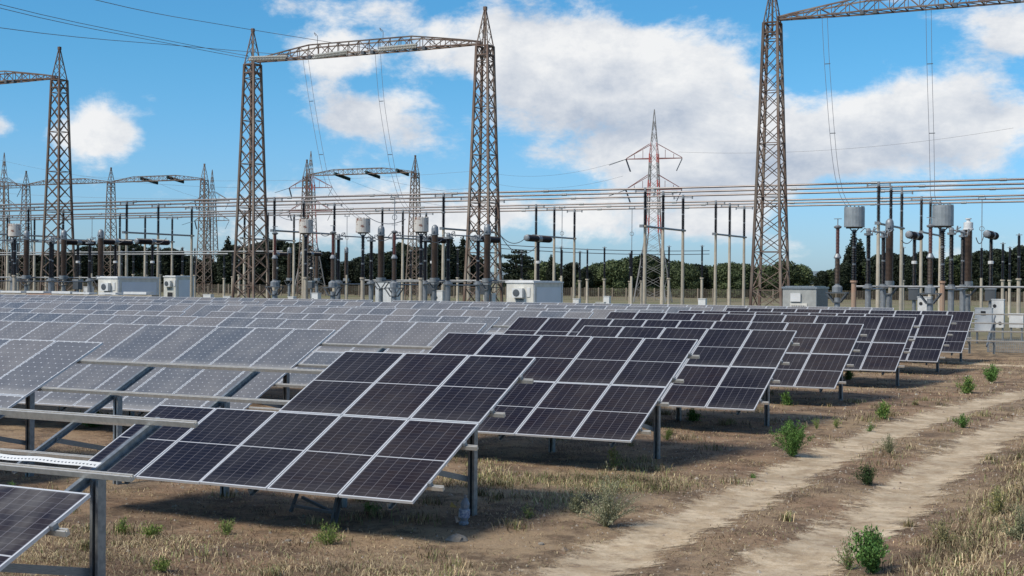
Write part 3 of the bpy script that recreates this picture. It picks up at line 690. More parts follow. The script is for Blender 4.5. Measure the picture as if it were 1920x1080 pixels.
def breaker(x, Y, label):
    t = thing('circuit_breaker', (x, Y, 0), label, 'circuit breaker', 'T-shaped circuit breakers')
    put('pedestal', MB().lathe([(.13, 0), (.13, 2.6)], 8).mesh('pedestal', steel), t)
    MB().box(-.32, .32, -.3, .3, 2.55, 3.3).box(-.36, .36, -.34, .34, 3.3, 3.5, 1).build('drive_box', [dsteel, steel], t)
    put('insulator', CBP, t, (0, 0, 3.55)); put('joint', MB().lathe([(.13, 0), (.19, .02), (.19, .2), (.13, .22)], 9).mesh('joint', white), t, (0, 0, 5.0)); put('insulator', CBP, t, (0, 0, 5.22))
    for o in (HUB, CHM, CHM2): put(o.name.split('.')[0], o, t, (0, 0, 6.95))
    put('end_cap', CHE, t, (0, 0, 6.95)); put('end_cap', CHE2, t, (0, 0, 6.95)); return t
DP = MB().lathe(shed_profile(1.45, 17, .16, .11), 9).mesh('insulator', porc, True)
DPED = MB().lathe([(.19, 0), (.18, 3.3), (.34, 3.34), (.34, 3.46), (.2, 3.5), (.2, 3.62)], 10).mesh('pedestal', steel, True)
def disconnector(x, Y, label, dy=4.6, h=True):
    t = thing('disconnector', (x, Y, 0), label, 'disconnector', 'two-post disconnectors')
    for y in (0, dy):
        put('pedestal', DPED, t, (0, y, 0)); put('insulator', DP, t, (0, y, 3.62)); put('joint', JOINT, t, (0, y, 5.07)); put('insulator', DP, t, (0, y, 5.2))
    mb = MB().tube([(0, .1, 6.95), (0, dy-.1, 6.95)], .05, 6)
    for y in (0, dy):
        mb.box(-.22, .22, y-.28, y+.28, 6.65, 6.78); mb.lathe([(.14, 6.78), (.16, 6.95), (.1, 7.1)], 8, (0, y, 0))
        mb.tube([(-.5, y, 6.85), (-.25, y, 7.1), (.2, y, 6.9), (.55, y, 7.12)], .035, 5); mb.tube([(.3, y-.3, 6.7), (.32, y, 7.15), (.3, y+.4, 7.2), (.3, y+.5, 6.8)], .03, 5)
    mb.build('contact_arm', steel, t)
    mb = MB().tube([(.0, .1, 3.3), (0, dy-.1, 3.3)], .06, 6).build('base_beam', steel, t)
    return t
BAYS = {'right': (-18.1, -13.1, -8.2), 'middle': (-57.7, -52.8, -48.2), 'left': (-96.0, -91.4, -87.0)}
PH = ('left', 'middle', 'right')
for bay, xs in BAYS.items():
    for n_, x in enumerate(xs):
        w = f'{PH[n_]} of three in the {bay} bay'
        transformer_ct(x*1., 92, f'thick brown column transformer with {"white" if (bay, n_) == ("right", 1) else "grey domed"} head, {w}', (bay, n_) == ('right', 1))
        breaker(x+(.9 if bay == 'right' else 2.4), 96, f'black T-shaped circuit breaker with twin chambers, {w}')
        disconnector(x-.15, 86.2, f'pair of black disconnector posts with grey contact arms, {w}')
for n_, px_ in enumerate((515, 624, 739)):
    voltage_t(X_(px_, 80), 80, f'slender brown two-stage transformer, {PH[n_]} of three in the middle bay')
for n_, px_ in enumerate((1570, 1744)):
    voltage_t(X_(px_, 80), 80, f'slender red-brown two-stage transformer, {("left", "right")[n_]} of two by the grey cans')
for n_, px_ in enumerate((27, 573, 680, 789)):
    line_trap(X_(px_, 84), 84, f'rust-stained white line trap can on a black post, {ORD[n_]} from the left', .53, .98, rustp, conc)
for n_, px_ in enumerate((1601, 1767)):
    line_trap(X_(px_, 84), 84, f'light grey line trap can on a black post, {("left", "right")[n_]} of the two', .62, 1.18, tin, concr)
# second switchgear field, farther back
for n_, px_ in enumerate((542, 594, 649)):
    transformer_ct(X_(px_, 150), 150, f'small distant brown column transformer behind the busbars, {ORD[n_]} from the left')
for n_, px_ in enumerate((536, 600)):
    breaker(X_(px_, 148), 146, f'small distant black circuit breaker behind the busbars, {("left", "right")[n_]} one')
PI2 = MB().lathe(shed_profile(1.7, 16, .14, .09), 8).mesh('insulator', porc, True)
P3 = MB().lathe([(.17, 0), (.15, 4.0), (.24, 4.02), (.24, 4.15)], 8).mesh('pole', conc, True)
CAPM = MB().box(-.25, .25, -.05, .05, 0, .06).box(-.05, .05, -.05, .05, -.02, .16).mesh('cap', steel)
backs = [(1101, 146), (1133, 140), (1181, 150), (1203, 152), (1240, 158), (1254, 146), (1316, 150), (1052, 138), (1087, 142), (365, 148), (420, 150), (436, 152), (448, 140), (275, 150), (300, 146),
         (342, 142), (250, 152), (696, 146), (858, 150), (770, 142), (832, 120), (18, 150), (33, 120), (64, 146), (86, 150), (150, 140), (228, 146), (1693, 150), (1880, 142), (1893, 160), (1910, 120), (978, 150)]
for n_, (px_, Y) in enumerate(sorted(backs)):
    t = thing('post_insulator', (X_(px_, Y), Y, 0), f'black post insulator on a short pole behind the busbars, {ORD[n_] if n_ < 24 else "number "+str(n_+1)} from the left' if n_ < 24 else
              f'black post insulator on a short pole behind the busbars, {ORD[len(backs)-1-n_] if n_ < len(backs)-1 else "very last"} from the right end', 'post insulator', 'back row post insulators')
    put('pole', P3, t); put('insulator', PI2, t, (0, 0, 4.15)); put('joint', JOINT, t, (0, 0, 5.85)); put('insulator', PI2, t, (0, 0, 5.98)); put('cap', CAPM, t, (0, 0, 7.7))
    t.scale = (1, 1, random.uniform(.9, 1.02))
# slim contact rods hanging under the farther busbars
for n_, (px_, Y) in enumerate(((172, 126), (650, 133), (739, 84), (1053, 125), (1184, 128), (1840, 124))):
    p = Vector((X_(px_, Y), Y, 0)); t = thing('contact_rod', p, f'thin upright contact rod with a ring halfway, {ORD[n_]} from the left', 'rod', 'upright contact rods')
    z0 = 7.2 if n_ == 2 else 6.8; z1 = 9.6 if n_ == 2 else 11.0
    MB().tube([(0, 0, z0), (0, 0, z1)], .035, 5).build('rod', steel, t)
    MB().tube([(.2*cos(a), 0, z0+(z1-z0)*.4+.2*sin(a)) for a in np.linspace(0, 2*pi, 13)], .025, 4).build('ring', steel, t)
    MB().box(-.35, .35, -.04, .04, z1-.02, z1+.05).box(-.3, -.26, -.04, .04, z1, z1+.2).box(.26, .3, -.04, .04, z1, z1+.2).build('claw', steel, t)
    if n_ != 2: put('post', MB().lathe([(.14, 0), (.12, 4.2)], 7).mesh('post', conc), t); put('insulator', PI2, t, (0, 0, 4.2)); put('insulator', MB().lathe(shed_profile(.9, 9, .14, .09), 8).mesh('insulator', porc, True), t, (0, 0, 5.9))
# low flexible bus behind
for n_, dz in enumerate((0, -.45)):
    a = at(930, 458, 140) - Vector((0, 0, .0)); b_ = at(1330, 470, 172)
    cable(sag(a+Vector((0, 0, dz)), b_+Vector((0, 0, dz)), .3), .045, f'{("upper", "lower")[n_]} cable of the low line behind the right poles', 'low line cables')
# slack jumpers
J = [((760, 411), 86, (680, 398), 92, .6), ((690, 437), 84, (740, 440), 92, .5), ((795, 437), 84, (828, 450), 90, .4), ((935, 437), 92, (990, 441), 95, .7), ((940, 444), 92, (1006, 462), 95, .9),
     ((1690, 450), 92, (1712, 446), 94, .3), ((1830, 445), 92, (1845, 440), 95, .5), ((520, 402), 124, (574, 407), 84, .4), ((600, 437), 84, (625, 432), 80, .3),
     ((40, 437), 84, (75, 450), 92, .3), ((205, 450), 96, (240, 445), 96, .4), ((285, 450), 96, (312, 446), 96, .4)]
for n_, (a, ya, b_, yb, s_) in enumerate(sorted(J)):
    cable(sag(at(*a, ya), at(*b_, yb), s_), .03, f'slack jumper cable between switchgear heads, {ORD[n_]} from the left', 'slack jumper cables')
# low pipes linking the bays at pedestal height
for n_, (x0, x1, Y, z, lb) in enumerate(((-60, -44, 92.6, 3.6, 'middle bay in front'), (-62, -47, 97, 3.5, 'middle bay behind'), (-112, -84, 92.6, 3.6, 'left bay in front'), (-118, -80, 101, 5.9, 'left bay up high'), (-118, -76, 104, 6.2, 'left bay highest'), (-19, -6, 86.3, 3.45, 'right bay'))):
    cable([(x0, Y, z), (x1, Y, z+.05)], .07, f'horizontal grey operating pipe across the {lb}', 'operating pipes', 'pipe', 'operating_pipe', steel)
# drop conductors from the gantries to the cans
D = [([(567, 104), (580, 190), (598, 290), (612, 345), (640, 385), (672, 411)], [98, 95, 91, 88, 86, 84], 'left bundle of the middle gantry'),
     ([(703, 96), (711, 190), (727, 290), (738, 340), (755, 385), (786, 411)], [98, 95, 91, 88, 86, 84], 'right bundle of the middle gantry'),
     ([(1541, 26), (1546, 120), (1556, 250), (1564, 320), (1575, 365), (1592, 394)], [98, 95, 91, 88, 86, 84], 'left bundle of the right gantry'),
     ([(1736, 8), (1738, 120), (1742, 250), (1744, 330), (1746, 372), (1760, 392)], [98, 95, 91, 88, 86, 84], 'right bundle of the right gantry')]
for pts, Ys, lb in D:
    for s_, k in ((0, 'left'), (10, 'right')):
        pp = [at(x+s_*(1-.06*i_), y, Y) for i_, ((x, y), Y) in enumerate(zip(pts, Ys))]
        cable(pp, .016, f'{k} wire of the thin hanging pair, {lb}', 'hanging drop wires')
    for i_ in (1, 2):
        p = at(*pts[i_], Ys[i_]); MBo = MB().bar(p, p+Vector((10*(1-.06*i_)/FPX*108, 0, 0)), .05)
        tag(MBo.build('wire_spacer', dsteel), f'small spacer bar {("upper", "lower")[i_-1]} on the {lb}', 'spacer', 'wire spacers')

# ------------------------------------------------------------------ far pylons
def pylon(px_, Y, ytop, red, label, arms=(5.1, 5.1), seg=None):
    top = at(px_, ytop, Y); H = top.z; t = thing('pylon', (top.x, Y, 0), label, 'pylon', 'distant line pylons', rz=.15)
    def half(z): q = z/H; return 1.75*(1-q/.36)+1.15 if q < .36 else (1.15-.5*(q-.36)/.41 if q < .77 else .65*(1-(q-.77)/.23)+.03)
    zs = [0, .07, .14, .20, .26, .31, .36]+[.36+.41*i_/9 for i_ in range(1, 10)]+[.77+.23*i_/4 for i_ in range(1, 5)]
    cs = [(-1, -1), (1, -1), (1, 1), (-1, 1)]
    P = lambda c, q: Vector((cs[c][0]*half(q*H), cs[c][1]*half(q*H), q*H))
    for c in range(4):
        mb = MB()
        for i_, (a, b_) in enumerate(zip(zs[:-1], zs[1:])): mb.bar(P(c, a), P(c, b_), .2 if a < .77 else .07, mi=(0 if (.36 <= a < .44 or .52 <= a < .62 or .70 <= a < .78) else 1) if red else 1)
        mb.build('leg', [redp, greyp if red else rust], t)
    mb = MB()
    for c in range(4):
        d = (c+1) % 4
        for a, b_ in zip(zs[:-1], zs[1:]): mb.bar(P(c, a), P(d, b_), .055, mi=1); mb.bar(P(d, a), P(c, b_), .055, mi=1)
    mb.build('bracing', [redp, greyp if red else rust], t)['kind'] = 'stuff'
    for ql, r in ((.585, arms[0]), (.745, arms[1])):
        for sx in (-1, 1):
            m = MB()
            for sy in (-1, 1):
                h = half(ql*H); m.bar((sx*h, sy*h, ql*H), (sx*r, 0, ql*H), .15); m.bar((sx*h, sy*h, (ql+.075)*H), (sx*r, 0, ql*H+.1), .11)
            for k in (.4, .7): m.bar((sx*r*k, 0, ql*H), (sx*r*k, 0, ql*H+.075*H*(1-k)), .08)
            m.build('crossarm', dredp if red else rust, t)
            MB().bar((sx*r, 0, ql*H-.1), (sx*(r-.9), -.5, ql*H-2.3), .32, .1).build('insulator', dsteel, t)
            if sx < 0: MB().bar((sx*r, 0, ql*H), (sx*(r+2.6), -2.2, ql*H-1.2), .28, .1).build('insulator', dsteel, t)
    return t
pylon(1227, 230, 205, True, 'red and white line pylon rising behind the busbars right of centre')
pylon(583, 262, 283, True, 'far red and white pylon mostly behind a distant gantry tower', (5.5, 5.5))
pylon(398, 290, 318, False, 'thin far pylon beside the distant gantry tower left of centre', (5.2, 5.2))
pylon(8, 250, 286, False, 'thin far pylon at the very left edge', (5.2, 5.2))
for n_, (a, b_, ya, yb) in enumerate((((0, 300), (460, 352), 240, 200), ((150, 330), (900, 320), 230, 230), ((300, 345), (560, 388), 212, 180), ((715, 336), (1180, 372), 212, 190), ((930, 326), (1168, 300), 260, 232),
                                   ((930, 345), (1168, 330), 250, 232), ((1272, 285), (1900, 240), 232, 232), ((660, 340), (990, 395), 212, 170), ((0, 362), (900, 352), 200, 200))):
    cable(sag(at(*a, ya), at(*b_, yb), 1.5), .02, f'faint distant overhead wire behind the busbars, {ORD[n_]} of them', 'faint far wires')

# ------------------------------------------------------------------ kiosks and cabinets
def hut(x, Y, w, d, z, label, style=0):
    t = thing('equipment_hut', (x, Y, 0), label, 'hut', 'equipment huts'); hw = w/2
    MB().box(-hw, hw, 0, d, 0, z-.12).build('wall', cream if style != 2 else MATS['ribbed'], t)
    MB().box(-hw-.07, hw+.07, -.07, d+.07, z-.12, z).box(-hw+.1, hw-.1, .1, d-.1, z, z+.05).build('roof', white if style != 2 else galv, t)
    if style < 2:
        MB().box(hw, hw+.03, .5, d-.3, .2, z-.42).build('side_panel', bluew, t)
        for y in (.1, d-.12): MB().box(hw-.02, hw+.05, y-.06, y+.1, 0, z-.12).build('corner_post', white, t)
        a = MB().box(-.45, .35, -.36, -.02, z-1.15, z-.5).build('air_conditioner', white, t)
        MB().lathe([(.24, 0), (.26, .02), (.22, .03), (.05, .035)], 14, (-.12, -.36, z-.82), axis=(0, -1, 0)).build('fan', dsteel, a)
        MB().box(-.3, .3, -.04, 0, z-1.35, z-1.25).box(-.3, .3, -.04, 0, z-1.5, z-1.42).build('vent', dsteel, t)
        MB().box(-.25, .45, -.05, 0, .4, z-1.75).box(-.33, .53, -.03, 0, .3, z-1.66, 1).build('window', [black, cream], t)
        MB().box(.55, .8, -.05, 0, z-1.1, z-.45).build('meter_box', white, t)
    else:
        m = MB()
        for k in range(16): m.box(hw, hw+.03, d*k/16+.02, d*k/16+.1, .1, z-.15)
        m.build('rib', galv, t)['kind'] = 'stuff'
        MB().box(-.55, .1, -.12, 0, z-.95, z-.42).build('air_conditioner', white, t)
        MB().box(-.6, .5, -.04, 0, z-2.0, z-1.05).build('door_panel', cream, t)
        m = MB().box(-.5, .4, -.06, -.041, z-2.0, z-1.2)
        m.build('opening', black, t)
        g = MB()
        for k in range(8): g.box(-.47+.115*k, -.44+.115*k, -.08, -.061, z-2.0, z-1.2)
        g.build('grille', cream, t)['kind'] = 'stuff'
    return t
mat('ribbed', (.38, .385, .36), .6, .2, var=.15, scale=3)
hut(X_(975, 86), 86, 2.1, 4.9, 3.62, 'pale equipment hut with an air conditioner, standing left of centre behind the panels')
hut(X_(203, 86)-.05, 86, 2.1, 5.0, 3.72, 'white equipment hut beside the leftmost near tower')
hut(X_(1499, 86), 86, 2.15, 3.1, 3.4, 'ribbed grey hut with a barred opening at the foot of the right tower', 2)
hut(X_(318, 114), 114, 1.6, 3.0, 3.9, 'small white hut behind the left white hut', 1)
def cabinet(x, Y, z0, z1, w, d, label, holes=True, m=None):
    t = thing('control_cabinet', (x, Y, 0), label, 'cabinet', 'control cabinets')
    MB().box(-w/2, w/2, 0, d, z0, z1).build('body', m or white, t)
    MB().box(-w/2-.03, w/2+.03, -.03, d+.03, z1, z1+.05).build('lid', m or white, t)
    for sx in (-1, 1): MB().box(sx*w*.38-.04, sx*w*.38+.04, .1, d-.1, 0, z0).build('leg', steel, t)
    if holes:
        for (u, v) in ((-.25, .78), (-.25, .16), (.2, .16)):
            MB().lathe([(.11, 0), (.11, .03), (.05, .035)], 12, (u*w, 0, z0+(z1-z0)*v), axis=(0, -1, 0)).build('round_port', black, t)
    return t
cabinet(X_(1733, 93), 93, .9, 2.75, .85, .6, 'white cabinet with round black ports behind the right bay transformers')
cabinet(X_(1871, 93), 93, .85, 2.65, .75, .6, 'white cabinet with round black ports right of the wide cabinet')
cabinet(X_(1844, 88), 88, .75, 2.15, 1.0, .6, 'wide white cabinet with a small square window beside the bare rails', False)
MB().box(-.14, .14, -.03, 0, 1.75, 2.0).build('window', black, bpy.data.objects[[o.name for o in bpy.data.objects if o.name.startswith('control_cabinet')][-1]])
cabinet(X_(1906, 92), 92, .9, 1.75, .85, .5, 'low white junction cabinet at the right edge', False)
cabinet(X_(721, 108), 108, .3, 3.4, 2.0, 1.2, 'large white cabinet behind the two middle bay brackets', False)
cabinet(X_(590, 92), 92, .2, 2.5, .6, .5, 'white cabinet behind the rusty can of the middle bay', True)
cabinet(X_(822, 95), 95, .4, 2.8, .75, .6, 'white cabinet with round ports under a middle bay transformer')
cabinet(X_(915, 97), 97, .4, 2.6, .8, .6, 'white cabinet seen through the legs of the centre tower', False)
cabinet(X_(162, 93), 93, .4, 2.8, .7, .6, 'white cabinet with dark ports left of the left hut')
cabinet(X_(1080, 101), 101, 1.3, 2.2, .5, .4, 'small white box on a stand right of the pale hut', False)
cabinet(X_(1125, 101), 101, 1.2, 1.95, .7, .4, 'small cream box by the first tall pole right of the hut', False, cream)
cabinet(X_(1137, 104), 104, 1.4, 2.4, .5, .4, 'small pale box behind the first tall pole', False)
cabinet(X_(1316, 104), 104, 1.2, 2.3, .6, .4, 'small white box under a back row insulator right of centre', False)
cabinet(X_(388, 104), 104, 1.2, 2.1, .9, .5, 'small white box right of the left huts', False)
cabinet(X_(425, 107), 107, 1.2, 1.9, .8, .5, 'low white box just left of the second near tower', False)
cabinet(X_(545, 104), 104, 1.2, 2.0, .6, .5, 'small white box between the second tower and the middle bay', False)
# white sacks and slabs in a line beyond the last row at left
x = X_(0, 80)-2; k = 0
while x < X_(270, 80):
    w = random.uniform(2.0, 3.6); o = MB().box(0, w*.97, 0, .8, 1.5, 2.3+random.uniform(0, .08)).box(.05, w*random.uniform(.6, .93), -.05, .85, 2.39, 2.5+random.uniform(0, .14), 1).build('stone_slab', [MATS['rusty_pole'] if k % 5 == 2 else conc, white], None, (x, 80, random.uniform(-.03, .03)))
    MBs = MB().box(.1, w*.95, .05, .75, 0, 1.5).build('plinth', conc, o)
    tag(o, f'white-topped low wall block beyond the rearmost panels, {ORD[k]} from the left', 'wall block', 'white-topped wall blocks'); x += w; k += 1

# ------------------------------------------------------------------ boundary fence beyond the field
FY = 250.0
t_f = None
for (lb, x0, x1) in (('right', X_(925, FY), X_(1990, FY)), ('left', X_(-40, FY), X_(920, FY))):
    f = thing('boundary_fence', (x0, FY, 0), f'long boundary fence of concrete posts and mesh in front of the trees, {lb} part', 'fence')
    pm = MB().box(-.1, .1, -.1, .1, 0, 2.5).mesh('post', MATS.get('fence_post') or mat('fence_post', (.22, .18, .135), .9, rnd=.25)); x = 0
    while x < x1-x0 and x < 280*3: put('post', pm, f, (x, 0, 0)); x += 2.95
    m = MB(); 
    for z in np.arange(.1, 2.4, .17): m.bar((0, 0, z), (x1-x0, 0, z), .035)
    nx_ = int((x1-x0)/.45)
    for k in range(nx_): m.bar((k*.45, 0, .05), (k*.45, 0, 2.4), .03)
    m.build('wire_mesh', mat('fence_wire_'+lb, (.16, .13, .10), .8), f)['kind'] = 'stuff'
# low dark netting behind the bare rails
f = thing('netting_fence', (-9.9, 77.0, 0), 'low grey netting fence behind the bare rails at right', 'fence')
m = MB()
for z in np.arange(.04, .75, .08): m.bar((0, 0, z), (22, 0, z), .022)
for k in range(220): m.bar((k*.1, 0, 0), (k*.1, 0, .74), .018)
m.build('netting', steel, f)['kind'] = 'stuff'
pm = MB().box(-.04, .04, -.04, .04, 0, .9).mesh('post', galv)
for k in range(9): put('post', pm, f, (k*2.7, .03, 0))
# near rail fence posts at right edge
for k, (px_, yb) in enumerate(((1866, 664),)):
    pass

# ------------------------------------------------------------------ trees
def leafmat(name, c1, c2):
    m = bpy.data.materials.new(name); m.use_nodes = True; t = m.node_tree; b = t.nodes['Principled BSDF']; b.inputs['Roughness'].default_value = .7
    b.inputs['Specular IOR Level'].default_value = .2
    g = N(t, 'ShaderNodeNewGeometry'); n = N(t, 'ShaderNodeTexNoise'); n.inputs['Scale'].default_value = .9; t.links.new(g.outputs['Position'], n.inputs['Vector'])
    wn = math_(t, 'MULTIPLY_ADD', g.outputs['Random Per Island'], .5, math_(t, 'MULTIPLY_ADD', n.outputs[0], 1.2, -.35), clamp=True)
    oi = N(t, 'ShaderNodeObjectInfo'); hs = N(t, 'ShaderNodeHueSaturation'); t.links.new(mixc(t, wn, c1, c2), hs.inputs['Color'])
    t.links.new(math_(t, 'MULTIPLY_ADD', oi.outputs['Random'], .5, .75), hs.inputs['Value']); t.links.new(hs.outputs[0], b.inputs['Base Color'])
    return m
LM = {'dark': leafmat('dark_needles', (.012, .018, .012), (.036, .047, .024)), 'mid': leafmat('broad_leaves', (.035, .052, .024), (.10, .125, .055)), 'light': leafmat('olive_leaves', (.055, .075, .032), (.13, .16, .07))}
bark = mat('bark', (.09, .07, .055), .9)
def crown_mesh(nm, lobes, n, size, m, seed):
    r = np.random.default_rng(seed); vs = []; L = np.array(lobes, float)     # lobes: x,y,z,rx,ry,rz
    w = L[:, 3]*L[:, 4]*L[:, 5]; pick = r.choice(len(L), n, p=w/w.sum()); u = r.normal(size=(n, 3)); u /= np.linalg.norm(u, axis=1)[:, None]
    rad = r.uniform(.55, 1.05, n)**.6; c = L[pick, :3] + u*L[pick, 3:6]*rad[:, None]
    a = r.normal(size=(n, 3)); a /= np.linalg.norm(a, axis=1)[:, None]; b = np.cross(a, r.normal(size=(n, 3))); b /= np.linalg.norm(b, axis=1)[:, None]
    s = size*r.uniform(.5, 1.3, n)[:, None]
    v = np.stack([c-a*s-b*s*.6, c+a*s-b*s*.5, c+a*s*.3+b*s, c-a*s*.9+b*s*.6], 1).reshape(-1, 3)
    me = np_mesh(nm, v, np.arange(4*n), 4, m, False); return me
def core(mb, lobes):
    for (x, y, z, a, b, c) in lobes:
        n = 7; vs = []; fs = []
        for i_ in range(5):
            th = pi*(i_+.5)/5
            for k in range(n): q = .66*random.uniform(.85, 1.1); vs.append((x+a*q*sin(th)*cos(2*pi*k/n), y+b*q*sin(th)*sin(2*pi*k/n), z+c*q*cos(th)))
        for i_ in range(4):
            for k in range(n): fs.append((i_*n+k, i_*n+(k+1) % n, (i_+1)*n+(k+1) % n, (i_+1)*n+k))
        fs += [tuple(range(n)), tuple(range(4*n, 5*n))[::-1]]; mb.add(vs, fs)
def rl(n, R, z0, z1, r0, r1, seed):
    q = random.Random(seed); o = []
    for i_ in range(n):
        a = q.uniform(0, 2*pi); z = q.uniform(z0, z1); f = R*q.uniform(.2, 1)*(1-.5*(z-z0)/(z1-z0+.01)); s = q.uniform(r0, r1)
        o.append((f*cos(a), f*sin(a), z, s, s, s*.8))
    return o
KINDS = {}
def kind(nm, lobes, n, size, m, trunk, limbs):
    if nm != 'cypress': lobes = lobes+[(1.9, .8, 1.5, 1.7, 1.7, 1.5), (-1.8, .5, 1.4, 1.7, 1.7, 1.4), (.2, -1.6, 1.3, 1.6, 1.6, 1.3)]
    cr = crown_mesh('crown', lobes, n, size, m, len(KINDS)+3); mb = MB(); core(mb, lobes); cm = mb.mesh('crown_core', m)
    tb = MB().tube([(0, 0, -.2), (.1, 0, trunk*.5), (0, .1, trunk)], .32, 7, r2=.16)
    for i_ in range(limbs):
        l = lobes[i_ % len(lobes)]; tb.tube([(0, 0, trunk*.75), (l[0]*.5, l[1]*.5, (trunk+l[2])*.5), (l[0]*.9, l[1]*.9, l[2])], .13, 5, r2=.05)
    KINDS[nm] = (cr, cm, tb.mesh('trunk', bark))
kind('round', [(0, 0, 5.4, 3.2, 3.2, 3.0)]+rl(9, 3.2, 3.2, 7.6, 1.2, 2.2, 1), 6200, .18, LM['mid'], 3, 5)
kind('round2', [(0, 0, 5, 3.6, 3.4, 2.6)]+rl(10, 3.8, 2.6, 6.8, 1.2, 2.1, 2), 6200, .18, LM['light'], 3, 5)
kind('tall', [(0, 0, 7, 2.6, 2.6, 4.2)]+rl(12, 2.6, 3.5, 11, 1.0, 1.9, 3), 6400, .2, LM['dark'], 4, 6)
kind('cypress', [(0, 0, 5, 1.5, 1.5, 4.6), (.2, 0, 8.4, 1.0, 1.0, 2.8), (-.3, .2, 3, 1.7, 1.7, 2.6), (.5, 0, 6, 1.2, 1.2, 2.0), (0, 0, 10.4, .5, .5, 1.6)], 4200, .18, LM['dark'], 2, 2)
kind('cedar', [(-.5, 0, 8.6, 3.4, 2, .5), (1.2, 0, 7.6, 3.2, 2, .5), (-2.0, 0, 6.7, 2.4, 2, .5), (.6, 0, 9.6, 2.0, 1.4, .4), (2.2, 0, 6.0, 2.6, 2, .45), (-1.2, 0, 5.6, 2.6, 2, .6), (0, 0, 4.2, 3.0, 2.5, .9)], 2600, .22, LM['dark'], 8, 7)
kind('bush', [(0, 0, 2.2, 3.4, 3.0, 1.9)]+rl(7, 3.2, 1.2, 3.4, .9, 1.6, 5), 2600, .24, LM['light'], 1, 3)
HT = {'round': 8.8, 'round2': 8.0, 'tall': 12.4, 'cypress': 12.0, 'cedar': 10.2, 'bush': 4.4}
TD = {'round': 'rounded green tree', 'round2': 'light olive-green tree', 'tall': 'tall dark evergreen', 'cypress': 'pointed dark cypress', 'cedar': 'flat-layered dark cedar', 'bush': 'low spreading green bush'}
TREES = []
def tr(px_, ytop, k, Y=330, wid=1.): TREES.append((px_, ytop, k, Y, wid))
q = random.Random(11)
for px_ in range(-10, 900, 20):    # dark belt on the left
    yt = 464+11*sin(px_*.021)+q.uniform(-15, 12); tr(px_+q.uniform(-6, 6), yt, q.choice(['tall', 'tall', 'cypress', 'tall']), 300+q.uniform(-25, 40), 1.5)
for px_, yt in ((428, 441), (500, 432), (342, 463), (395, 470), (415, 466), (845, 436), (815, 447), (868, 440), (760, 448), (765, 462), (788, 455)): tr(px_, yt, 'cypress' if yt < 445 or px_ in (342, 395, 415) else 'tall', 290+q.uniform(-10, 20))
tr(968, 467, 'cedar', 300, 1.); tr(985, 480, 'cedar', 318, .9)
for px_, yt, k in ((952, 510, 'tall'), (990, 492, 'round2'), (1022, 488, 'round2'), (1052, 498, 'round2'), (1034, 476, 'cypress'), (1072, 484, 'tall'), (1100, 494, 'tall'), (1128, 486, 'round'), (1108, 490, 'round'), (1152, 480, 'round2'), (1180, 482, 'round'), (1206, 476, 'round'),
                   (1222, 470, 'tall'), (1246, 478, 'tall'), (1268, 482, 'round'), (1290, 488, 'round'), (1312, 492, 'tall'), (1326, 500, 'round'), (1366, 490, 'round2'), (1392, 487, 'round'), (1418, 492, 'round'), (1446, 490, 'round2'), (1472, 489, 'round'), (1496, 497, 'round2'),
                   (1540, 502, 'tall'), (1562, 498, 'round'), (1580, 490, 'tall'), (1600, 434, 'cypress'), (1612, 446, 'cypress'), (1590, 458, 'cypress'), (1620, 480, 'round2'), (1645, 470, 'tall'), (1668, 466, 'tall'), (1690, 474, 'tall'), (1716, 478, 'tall'), (1733, 464, 'tall'),
                   (1752, 472, 'tall'), (1772, 480, 'tall'), (1796, 474, 'round'), (1818, 468, 'tall'), (1842, 462, 'tall'), (1866, 458, 'tall'), (1885, 464, 'tall'), (1902, 468, 'tall'), (1925, 452, 'tall'), (1948, 460, 'tall')): tr(px_, yt, k, 318+q.uniform(-12, 20), 1.2 if k == 'tall' else 1.05)
TREES.sort(); cnt = {}
for (px_, yt, k, Y, wd) in TREES:
    yt += q.uniform(-7, 6) if px_ > 1040 and yt > 470 else 0; p = at(px_, yt, Y); s = p.z/HT[k]; cnt[k] = cnt.get(k, 0)+1; n_ = cnt[k]
    tot = sum(1 for t0 in TREES if t0[2] == k)
    lab = f'{TD[k]} in the belt beyond the fence, ' + (f'{ordw(n_)} of its kind from the left' if n_ <= tot/2 else f'{ordw(tot-n_+1)} of its kind from the right')
    o = thing({'round': 'round_tree', 'round2': 'olive_tree', 'tall': 'evergreen_tree', 'cypress': 'cypress_tree', 'cedar': 'cedar_tree', 'bush': 'bush'}[k], (p.x, Y, 0), lab, 'tree', 'trees beyond the fence', q.uniform(0, 6.28) if k != 'cedar' else .46)
    cr, cm, tm = KINDS[k]; o.scale = (s*wd, s*wd, s)
    c = put('crown', cr, o); put('trunk', tm, o); put('foliage_core', cm, c)

